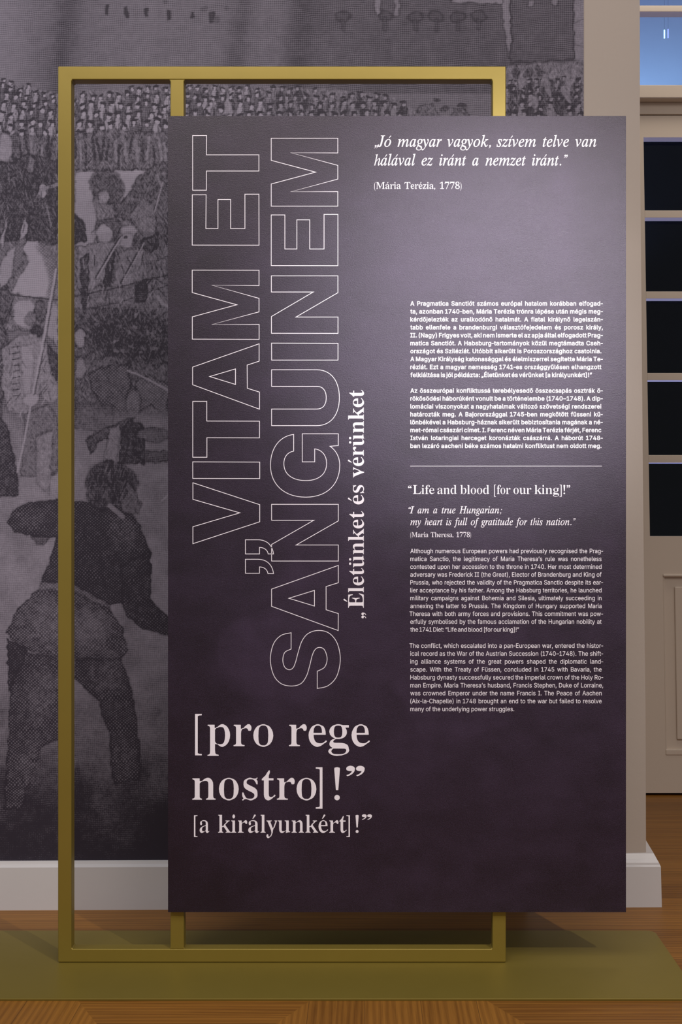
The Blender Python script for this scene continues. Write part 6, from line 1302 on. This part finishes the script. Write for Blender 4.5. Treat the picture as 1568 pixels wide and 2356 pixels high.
def unpack(s):
    out = {}
    for rec in s.strip().split('\n'):
        h, *cs = rec.split('|')
        ch, adv = h[0], int(h[1:])
        polys = []
        for c in cs:
            v = [int(q) for q in c.split()]
            polys.append(np.array(v, float).reshape(-1, 2))
        out[ch] = [adv, polys]
    return out


def area2(p):
    x, y = p[:, 0], p[:, 1]
    return 0.5 * np.sum(x * np.roll(y, -1) - np.roll(x, -1) * y)


def inside(pt_, poly_):
    x, y = pt_
    r = False
    n = len(poly_)
    for i in range(n):
        x0, y0 = poly_[i]
        x1, y1 = poly_[(i + 1) % n]
        if (y0 > y) != (y1 > y) and x < (x1 - x0) * (y - y0) / (y1 - y0) + x0:
            r = not r
    return r


def tess(polys):
    """outlines -> vertices and triangles; holes are the outlines that turn the other way"""
    if not polys:
        return np.zeros((0, 2)), []
    ar = [area2(p) for p in polys]
    sg = np.sign(ar[int(np.argmax(np.abs(ar)))])
    V_, F_ = [], []
    for p, a in zip(polys, ar):
        if a * sg <= 0:
            continue
        grp = [p] + [q for q, b in zip(polys, ar) if b * sg < 0 and inside(q[0], p)]
        n = sum(len(V) for V in V_)
        allp = np.concatenate(grp)
        tr_ = tessellate_polygon([[Vector((x, y, 0)) for x, y in g] for g in grp])
        V_.append(allp)
        for a_, b_, c_ in tr_:
            p0, p1, p2 = allp[a_], allp[b_], allp[c_]
            if (p1[0] - p0[0]) * (p2[1] - p0[1]) - (p1[1] - p0[1]) * (p2[0] - p0[0]) < 0:
                b_, c_ = c_, b_
            F_.append((a_ + n, b_ + n, c_ + n))
    return np.concatenate(V_), F_


def curve_pts(p0, c0, c1, p1, n):
    t_ = np.linspace(0, 1, n, endpoint=False)[:, None]
    p0, c0, c1, p1 = map(np.array, (p0, c0, c1, p1))
    return (1 - t_) ** 3 * p0 + 3 * (1 - t_) ** 2 * t_ * c0 + 3 * (1 - t_) * t_ ** 2 * c1 + t_ ** 3 * p1


def circ(x, y, r, n=18, k=1.0):
    a = np.linspace(0, 2 * np.pi, n, endpoint=False)
    return np.stack([x + r * np.cos(a), y + k * r * np.sin(a)], -1)


def comma(x, y, r, s=0.0):
    """drop with a tail, head centred on (x, y)"""
    c = np.concatenate([
        curve_pts((x + r, y), (x + r, y + .62 * r), (x + .5 * r, y + r), (x - .05 * r, y + r), 6),
        curve_pts((x - .05 * r, y + r), (x - .6 * r, y + r), (x - r, y + .55 * r), (x - r, y), 6),
        curve_pts((x - r, y), (x - r, y - .6 * r), (x - .5 * r, y - .85 * r), (x + .3 * r, y - .78 * r), 6),
        curve_pts((x + .3 * r, y - .78 * r), (x + .2 * r, y - 1.4 * r), (x - .3 * r, y - 1.9 * r), (x - .95 * r, y - 2.15 * r), 5),
        curve_pts((x - .95 * r, y - 2.15 * r), (x - .85 * r, y - 2.4 * r), (x - .8 * r, y - 2.4 * r), (x - .75 * r, y - 2.5 * r), 2),
        curve_pts((x - .75 * r, y - 2.5 * r), (x + .4 * r, y - 2.1 * r), (x + r, y - 1.1 * r), (x + r, y), 6)])
    c[:, 0] += s * c[:, 1]
    return c


def rect(x0, x1, y0, y1):
    return np.array([(x0, y0), (x1, y0), (x1, y1), (x0, y1)], float)


def slant(polys, s):
    return [np.stack([p[:, 0] + s * p[:, 1], p[:, 1]], -1) for p in polys]


FONTS = {'R': unpack(SERIF), 'M': unpack(SERIF_HEAVY), 'I': unpack(ITALIC), 'S': unpack(SANS), 'T': unpack(SANS_BOLD)}
ACC = {'á': 'a', 'é': 'e', 'í': 'ı', 'ó': 'o', 'ü': 'u', 'É': 'E', 'ű': 'u', 'ő': 'o', 'ö': 'o'}


def flip(p):
    return p if area2(p) < 0 else p[::-1]


def punct(s, it):
    r = 58
    sl_ = 0.27 if it else 0.0
    P2 = {
        '[': [240, [np.array([(60, 690), (205, 690), (205, 660), (150, 655), (118, 640), (118, -160), (150, -176), (205, -180), (205, -210), (60, -210)], float)]],
        ']': [240, [np.array([(180, 690), (35, 690), (35, 660), (90, 655), (122, 640), (122, -160), (90, -176), (35, -180), (35, -210), (180, -210)], float)]],
        '(': [230, [np.concatenate([curve_pts((205, 690), (30, 560), (30, -80), (205, -210), 12), curve_pts((205, -210), (190, -190), (190, -190), (186, -186), 1), curve_pts((190, -185), (95, -60), (95, 540), (190, 665), 12)])]],
        ')': [230, [np.concatenate([curve_pts((25, 690), (200, 560), (200, -80), (25, -210), 12), curve_pts((25, -210), (40, -190), (40, -190), (44, -186), 1), curve_pts((40, -185), (135, -60), (135, 540), (40, 665), 12)])]],
        '!': [235, [np.array([(92, 200), (142, 200), (176, 640), (170, 670), (117, 682), (64, 670), (58, 640)], float), circ(117, 45, 57)]],
        '.': [190, [circ(95, 47, 55)]],
        ',': [190, [comma(95, 42, r)]],
        ';': [200, [circ(110, 370, 55), comma(100, 42, r)]],
        '„': [330, [comma(95, 42, r), comma(225, 42, r)]],
        '”': [330, [comma(95, 600, r), comma(225, 600, r)]],
        '“': [330, [comma(95, 600, r) * -1 + np.array([190, 1090]), comma(225, 600, r) * -1 + np.array([450, 1090])]],
    }
    if s not in P2:
        return None
    a, ps = P2[s]
    return [a, [flip(p) for p in (slant(ps, sl_) if it else ps)]]


CACHE = {}


def glyph(font, ch):
    key = (font, ch)
    if key in CACHE:
        return CACHE[key]
    src = FONTS[font]
    serif = font in 'RMI'
    if serif and ch not in src and ch not in ACC:
        adv, polys = punct(ch, font == 'I')
    elif serif and ch in ACC:
        adv, polys = src[ACC[ch]]
        polys = [flip_all(q, polys) for q in polys]
        al = np.concatenate(polys)
        cx_ = 0.5 * (al[:, 0].min() + al[:, 0].max())
        h = 462 if ACC[ch] != 'E' else 650
        sl_ = 0.27 if font == 'I' else 0.0
        if ch in 'üö':
            acc_ = [circ(cx_ - 88, h + 115, 50), circ(cx_ + 88, h + 115, 50)]
        else:
            x = cx_ + (-30 if font != 'I' else -75 if ACC[ch] == 'ı' else -45)
            acc_ = [np.array([(x - 22, h + 52), (x + 8, h + 52), (x + 108, h + 172), (x + 98, h + 204), (x + 60, h + 208), (x + 44, h + 196)], float)]
        polys = polys + [flip(q) for q in slant(acc_, sl_)]
    else:
        adv, polys = src[ch]
    v, f = tess(polys)
    CACHE[key] = (adv, v, f)
    return CACHE[key]


def flip_all(q, polys):
    """same winding rule for every glyph: outer outlines run clockwise"""
    ar = [area2(p) for p in polys]
    return q[::-1] if ar[int(np.argmax(np.abs(ar)))] > 0 else q


class Block:
    """collects glyphs of one text block in panel pixels (u, v)"""

    def __init__(self):
        self.v, self.f, self.n = [], [], 0

    def add(self, v, f):
        self.v.append(v)
        self.f += [(a + self.n, b + self.n, c + self.n) for a, b, c in f]
        self.n += len(v)

    def line(self, text, font, size, x0, x1, base, xs=1.0, fit='width', sp=0.25):
        """size: pixels per 1000 units. Ink runs from x0 to x1 (None = natural) on the baseline."""
        gl_ = [None if c == ' ' else glyph(font, c) for c in text]
        k = size / 1000.0
        if fit == 'width' and x1 is not None:      # widen or narrow the letters to fill the line
            w1 = sum(g[0] for g in gl_ if g) * k - gl_[0][1][:, 0].min() * k - (gl_[-1][0] - gl_[-1][1][:, 0].max()) * k
            xs = (x1 - x0 - sp * size * EMS[font] * text.count(' ')) / w1
        nat = [g[0] * k * xs if g else 0.0 for g in gl_]
        first, last = gl_[0], gl_[-1]
        l0 = first[1][:, 0].min() * k * xs
        r1 = nat[-1] - last[1][:, 0].max() * k * xs
        nsp = text.count(' ')
        letters = sum(nat) - l0 - r1
        ws, tr_ = sp * size * EMS[font], 0.0
        if x1 is not None:
            W_ = x1 - x0
            if fit == 'word' and nsp:
                ws = (W_ - letters) / nsp
                lo_, hi_ = 0.14 * size * EMS[font], 0.62 * size * EMS[font]
                ws = min(max(ws, lo_), hi_)
            tr_ = (W_ - letters - ws * nsp) / max(1, len(text) - 1)
        x = x0 - l0
        for c, g, a in zip(text, gl_, nat):
            if g is None:
                x += ws + tr_
                continue
            vv = g[1] * k
            vv = np.stack([x + vv[:, 0] * xs, base - vv[:, 1]], -1)
            self.add(vv, g[2])
            x += a + tr_
        return self

    def build(self, name, label=None, rot=None):
        P3 = np.concatenate(self.v)
        if rot:
            bx, by = rot          # text turned to read upwards: x -> up
            P3 = np.stack([bx + P3[:, 1], by - P3[:, 0]], -1)
        kq = (PY + D) / F
        co_ = [((u - CX) * kq + OFF.x, PY - 0.00025 + OFF.y, H - (v - CY) * kq) for u, v in P3]
        o = mesh_of(name, co_, self.f, M_INK, panel)
        if label:
            o['label'] = label
        return o


EMS = {'R': 1.0, 'M': 1.0, 'I': 1.0, 'S': 0.80, 'T': 0.80}


def ribbon(blk, pts, w):
    """closed outline of width w"""
    p = np.array(pts, float)
    keep = [i for i in range(len(p)) if np.hypot(*(p[i] - p[i - 1])) > 0.05]
    p = p[keep]
    n = len(p)
    e = np.roll(p, -1, 0) - p
    e /= np.hypot(e[:, 0], e[:, 1])[:, None] + 1e-9
    nr = np.stack([e[:, 1], -e[:, 0]], -1)
    out = np.zeros((2 * n, 2))
    for i in range(n):
        m = nr[i - 1] + nr[i]
        k = np.dot(m, m)
        m = m / max(k, 0.25) * 2 * (w / 2)
        out[2 * i], out[2 * i + 1] = p[i] + m, p[i] - m
    f = []
    for i in range(n):
        j = (i + 1) % n
        f += [(2 * i, 2 * i + 1, 2 * j + 1), (2 * i, 2 * j + 1, 2 * j)]
    blk.add(out, f)


def z1(pts):
    return [(420 + x / 3.92, 290 + y / 3.92) for x, y in pts]


def z2(pts):
    return [(420 + x / 3.409, 830 + y / 3.409) for x, y in pts]


def z3(pts):
    return [(420 + x / 3.409, 1400 + y / 3.409) for x, y in pts]


def bez(p0, *segs):
    out = [np.array([p0])]
    cur = p0
    for s_ in segs:
        if len(s_) == 2:
            out.append(np.array([s_], float))
            cur = s_
        else:
            c0, c1, p1 = s_
            out.append(curve_pts(cur, c0, c1, p1, 14)[1:])
            out.append(np.array([p1], float))
            cur = p1
    return [tuple(q) for q in np.concatenate(out)]


def smooth(pts, corners):
    """closed Catmull-Rom through pts, sharp at the listed indices"""
    n = len(pts)
    P4 = np.array(pts, float)
    out = []
    for i in range(n):
        j = (i + 1) % n
        a, b = P4[i], P4[j]
        ta = np.zeros(2) if i in corners else (P4[j] - P4[i - 1]) / 6
        tb = np.zeros(2) if j in corners else (P4[(j + 1) % n] - P4[i]) / 6
        if i in corners and j in corners:
            out.append(a[None])
        else:
            if i in corners:
                ta = (b - a) / 6
            if j in corners:
                tb = (b - a) / 6
            out.append(curve_pts(a, a + ta * 1.0, b - tb * 1.0, b, 8))
    return [tuple(q) for q in np.concatenate(out)]


LW = 1.5
b1 = Block()
for pl_ in (
    z1([(90, 86), (216, 86), (214, 260), (687, 260), (687, 406), (214, 406), (214, 579), (90, 579)]),
    z1([(87, 620), (211, 620), (209, 925), (318, 925), (318, 663), (432, 663), (432, 925), (561, 925), (561, 615), (687, 615), (688, 1075), (86, 1074)]),
    z1([(86, 1300), (688, 1301), (688, 1439), (264, 1436), (688, 1554), (688, 1676), (264, 1790), (689, 1790), (689, 1924), (87, 1922), (87, 1721), (488, 1612), (86, 1502)]),
    z1([(689, 1964), (689, 2121), (581, 2156)]) + z2([(507, 216), (602, 246), (602, 380), (78, 188), (78, 50)]),
    z2([(212, 124), (414, 64), (414, 186)]),
    z2([(79, 319), (189, 319), (189, 473), (602, 474), (602, 605), (190, 604), (190, 757), (79, 757)]),
    z2([(79, 793), (604, 795), (604, 924), (79, 923)]),
    z2([(80, 957), (604, 1129), (604, 1263), (80, 1435), (80, 1302), (448, 1193), (80, 1087)]),
):
    ribbon(b1, pl_, LW)
b1.build('outline_heading', 'first line of tall outlined capitals reading upwards')
b2 = Block()
for pl_ in (
    z1([(798, 110), (1398, 110), (1398, 243), (974, 241), (1398, 355), (1398, 479), (974, 593), (1398, 592), (1398, 723), (798, 723), (798, 523), (1198, 416), (798, 310)]),
    z1([(798, 802), (921, 802), (921, 1109), (1029, 1109), (1029, 846), (1145, 846), (1145, 1109), (1274, 1109), (1274, 797), (1399, 797), (1399, 1260), (798, 1259)]),
    z1([(799, 1351), (1399, 1351), (1399, 1503), (1021, 1723), (1400, 1723), (1400, 1870), (800, 1869), (800, 1718), (1177, 1497), (799, 1497)]),
    z1([(801, 1958), (1400, 1960), (1400, 2111), (802, 2111)]),
    z2(bez((697, 71), (1050, 71), ((1165, 71), (1228, 160), (1228, 290)), ((1228, 420), (1165, 509), (1050, 509)), (697, 509), (697, 379), (1050, 379), ((1100, 379), (1125, 345), (1125, 290)), ((1125, 235), (1100, 201), (1050, 201)), (697, 201))),
    z2(bez((870, 578), ((755, 592), (688, 690), (688, 820)), ((688, 965), (790, 1070), (965, 1070)), ((1130, 1070), (1231, 970), (1231, 820)), ((1231, 760), (1205, 705), (1155, 671)), (1220, 665), (1220, 573), (937, 573), (937, 793), (1035, 793), (1035, 691), ((1095, 700), (1128, 745), (1128, 806)), ((1128, 890), (1065, 940), (965, 940)), ((860, 940), (793, 890), (793, 808)), ((793, 755), (820, 718), (870, 709)))),
    z2([(697, 1126), (1220, 1126), (1220, 1256), (890, 1445), (1220, 1445), (1220, 1571), (697, 1571), (697, 1441), (1028, 1251), (697, 1251)]),
    z2([(1220, 1605), (1220, 1741), (1124, 1771), (1124, 1953), (1220, 1983)]) + z3([(1219, 173)]) + z2([(697, 1926), (697, 1791)]),
    z2([(832, 1863), (1033, 1801), (1033, 1924)]),
    z3(smooth([(850, 190), (770, 212), (711, 280), (687, 400), (712, 520), (770, 588), (850, 608), (925, 590), (970, 530), (995, 450), (1015, 370), (1038, 322), (1073, 305), (1112, 325), (1132, 395), (1112, 460), (1055, 492), (1055, 627), (1140, 605), (1208, 530), (1235, 400), (1212, 275), (1150, 195), (1065, 172), (985, 195), (935, 255), (905, 345), (885, 420), (865, 465), (835, 480), (800, 460), (785, 405), (800, 345), (850, 318)], {0, 16, 17, 33})),
    z2(bez((492, 1404), (588, 1404), ((655, 1404), (702, 1440), (712, 1515)), (670, 1515), ((665, 1485), (640, 1465), (602, 1464)), (602, 1515), (492, 1515))),
    z2(bez((492, 1557), (588, 1557), ((655, 1557), (702, 1594), (712, 1669)), (668, 1669), ((663, 1638), (640, 1618), (602, 1617)), (602, 1667), (492, 1667))),
):
    ribbon(b2, pl_, LW)
b2.build('outline_heading', 'second line of tall outlined capitals reading upwards')

# upright subtitle: laid out along x, then turned to read upwards from (836.3, 1422.6)
b = Block()
SZ = 25 / 0.461
b.line('„', 'M', SZ, 0.0, None, 0)
b.line('Életünket', 'M', SZ, 24.0, 246.5, 0)
b.line('és', 'M', SZ, 262.0, 306.5, 0)
b.line('vérünket', 'M', SZ, 324.0, 525.5, 0)
b.build('subtitle', 'bold serif line reading upwards', rot=(836.3, 1422.6))

SZ = 50.7 / 0.461
b = Block()
b.line('[', 'R', 106, 448.5, None, 1715.6)
b.line('pro', 'R', SZ, 477, 628.3, 1716.8)
b.line('rege', 'R', SZ, 664.4, 850.6, 1716.8)
b.build('closing_words', 'upper line of large pinkish white serif words')
b = Block()
b.line('nostro', 'R', SZ, 442, 727.4, 1840)
b.line(']', 'R', 106, 726, None, 1838.4)
b.line('!', 'R', 110, 768.5, None, 1840)
b.line('”', 'R', 118, 796.0, 838.5, 1840 - 0.5)
b.build('closing_words', 'lower line of large pinkish white serif words')
SZ = 28.7 / 0.461
b = Block()
b.line('[', 'R', 55.5, 446, None, 1914)
b.line('a', 'R', SZ, 459, 481.6, 1915.7)
b.line('királyunkért', 'R', SZ, 501.5, 797.0, 1915.7)
b.line(']', 'R', 55.5, 796.5, None, 1914)
b.line('!', 'R', 60, 817.5, None, 1915.7)
b.line('”', 'R', 62, 832.0, 855.3, 1915.7 - 1.5)
b.build('translation_line', 'smaller serif line below the large words')

b = Block()
SZ = 17.6 / 0.464
b.line('„Jó magyar vagyok, szívem telve van', 'I', SZ, 860.4, 1371, 337.5, sp=0.36)
b.line('hálával ez iránt a nemzet iránt.”', 'I', SZ, 860.4, 1305.4, 380.7, sp=0.38)
b.build('quotation', 'white italic quotation at the top right')
b = Block()
b.line('(Mária Terézia, 1778)', 'R', 10.8 / 0.461, 860.4, 1061, 434.6, sp=0.34)
b.build('attribution')
b = Block()
SZ = 20.4 / 0.66
b.line('“Life', 'R', SZ, 938, 999, 1136.5)
b.line('and', 'R', SZ, 1005.5, 1049.5, 1136.5)
b.line('blood', 'R', SZ, 1058.5, 1124.5, 1136.5)
b.line('[for', 'R', SZ, 1136, 1173.5, 1136.5)
b.line('our', 'R', SZ, 1180.5, 1221.5, 1136.5)
b.line('king]!”', 'R', SZ, 1229, 1311, 1136.5)
b.build('english_heading', 'white serif heading below the thin rule')
b = Block()
SZ = 11.2 / 0.464
b.line('“I', 'I', SZ, 939, None, 1181.2)
b.line('am a true Hungarian;', 'I', SZ, 960, 1154.3, 1181.2, sp=0.36)
b.line('my heart is full of gratitude for this nation.”', 'I', SZ, 943.3, 1323.4, 1208.2, sp=0.33)
b.build('quotation', 'small white italic quotation below the serif heading')
b = Block()
b.line('(Maria Theresa, 1778)', 'R', 7.8 / 0.461, 943.3, 1083, 1235.7, sp=0.3)
b.build('attribution')

BODY = (
    (703.1, 867.4, 1382.6, 1361, 10.1, 'T', [
        'A Pragmatica Sanctiót számos európai hatalom korábban elfogad-',
        'ta, azonban 1740-ben, Mária Terézia trónra lépése után mégis meg-',
        'kérdőjelezték az uralkodónő hatalmát. A fiatal királynő legelszán-',
        'tabb ellenfele a brandenburgi választófejedelem és porosz király,',
        'II. (Nagy) Frigyes volt, aki nem ismerte el az apja által elfogadott Prag-',
        'matica Sanctiót. A Habsburg-tartományok közül megtámadta Cseh-',
        'országot és Sziléziát. Utóbbit sikerült is Poroszországhoz csatolnia.',
        'A Magyar Királyság katonasággal és élelmiszerrel segítette Mária Te-',
        'réziát. Ezt a magyar nemesség 1741-es országgyűlésen elhangzott',
        'felkiáltása is jól példázta: „Életünket és vérünket [a királyunkért]!”']),
    (903.5, 1030.6, 1382.4, 1382.8, 10.1, 'T', [
        'Az összeurópai konfliktussá terebélyesedő összecsapás osztrák ö-',
        'rökösödési háborúként vonult be a történelembe (1740–1748). A dip-',
        'lomáciai viszonyokat a nagyhatalmak változó szövetségi rendszerei',
        'határozták meg. A Bajorországgal 1745-ben megkötött füsseni kü-',
        'lönbékével a Habsburg-háznak sikerült bebiztosítania magának a né-',
        'met-római császári címet. I. Ferenc néven Mária Terézia férjét, Ferenc',
        'István lotaringiai herceget koronázták császárrá. A háborút 1748-',
        'ban lezáró aacheni béke számos hatalmi konfliktust nem oldott meg.']),
    (1272.7, 1453.3, 1383.0, 1193.3, 10.2, 'S', [
        'Although numerous European powers had previously recognised the Prag-',
        'matica Sanctio, the legitimacy of Maria Theresa’s rule was nonetheless',
        'contested upon her accession to the throne in 1740. Her most determined',
        'adversary was Frederick II (the Great), Elector of Brandenburg and King of',
        'Prussia, who rejected the validity of the Pragmatica Sanctio despite its ear-',
        'lier acceptance by his father. Among the Habsburg territories, he launched',
        'military campaigns against Bohemia and Silesia, ultimately succeeding in',
        'annexing the latter to Prussia. The Kingdom of Hungary supported Maria',
        'Theresa with both army forces and provisions. This commitment was pow-',
        'erfully symbolised by the famous acclamation of the Hungarian nobility at',
        'the 1741 Diet: “Life and blood [for our king]!”']),
    (1490.5, 1636.2, 1383.2, 1182.3, 10.2, 'S', [
        'The conflict, which escalated into a pan-European war, entered the histor-',
        'ical record as the War of the Austrian Succession (1740–1748). The shift-',
        'ing alliance systems of the great powers shaped the diplomatic land-',
        'scape. With the Treaty of Füssen, concluded in 1745 with Bavaria, the',
        'Habsburg dynasty successfully secured the imperial crown of the Holy Ro-',
        'man Empire. Maria Theresa’s husband, Francis Stephen, Duke of Lorraine,',
        'was crowned Emperor under the name Francis I. The Peace of Aachen',
        '(Aix-la-Chapelle) in 1748 brought an end to the war but failed to resolve',
        'many of the underlying power struggles.']),
)
CAP = 509.0
for bi, (y0, y1_, right, lastr, cap_, fnt, lines_) in enumerate(BODY):
    b = Block()
    size = cap_ * 1000.0 / (CAP + (19 if fnt == 'T' else 3))
    # one letter width for the whole paragraph, so that its typical word space is normal
    q = []
    for s_ in lines_[:-1]:
        let = sum(glyph(fnt, c)[0] for c in s_ if c != ' ') * size / 1000
        q.append((right - 943.4 - 0.24 * size * EMS[fnt] * s_.count(' ')) / let)
    xs_ = float(np.median(q))
    for i, s_ in enumerate(lines_):
        r_ = lastr if i == len(lines_) - 1 else right + (3.4 if s_[-1] in '-,' else 0.0)
        l_ = 941.5 if s_[0] == 'T' else 943.4
        b.line(s_, fnt, size, l_, r_, y0 + (y1_ - y0) * i / (len(lines_) - 1), xs=xs_, fit='word')
    b.build('paragraph', ('upper bold white paragraph', 'second bold white paragraph above the thin rule',
                          'light white paragraph below the italic quotation', 'lowest light white paragraph')[bi])
b = Block()
b.add(np.array([(943, 1073.1), (1383.5, 1073.1), (1383.5, 1071.9), (943, 1071.9)], float), [(0, 1, 2), (0, 2, 3)])
b.build('divider_rule')
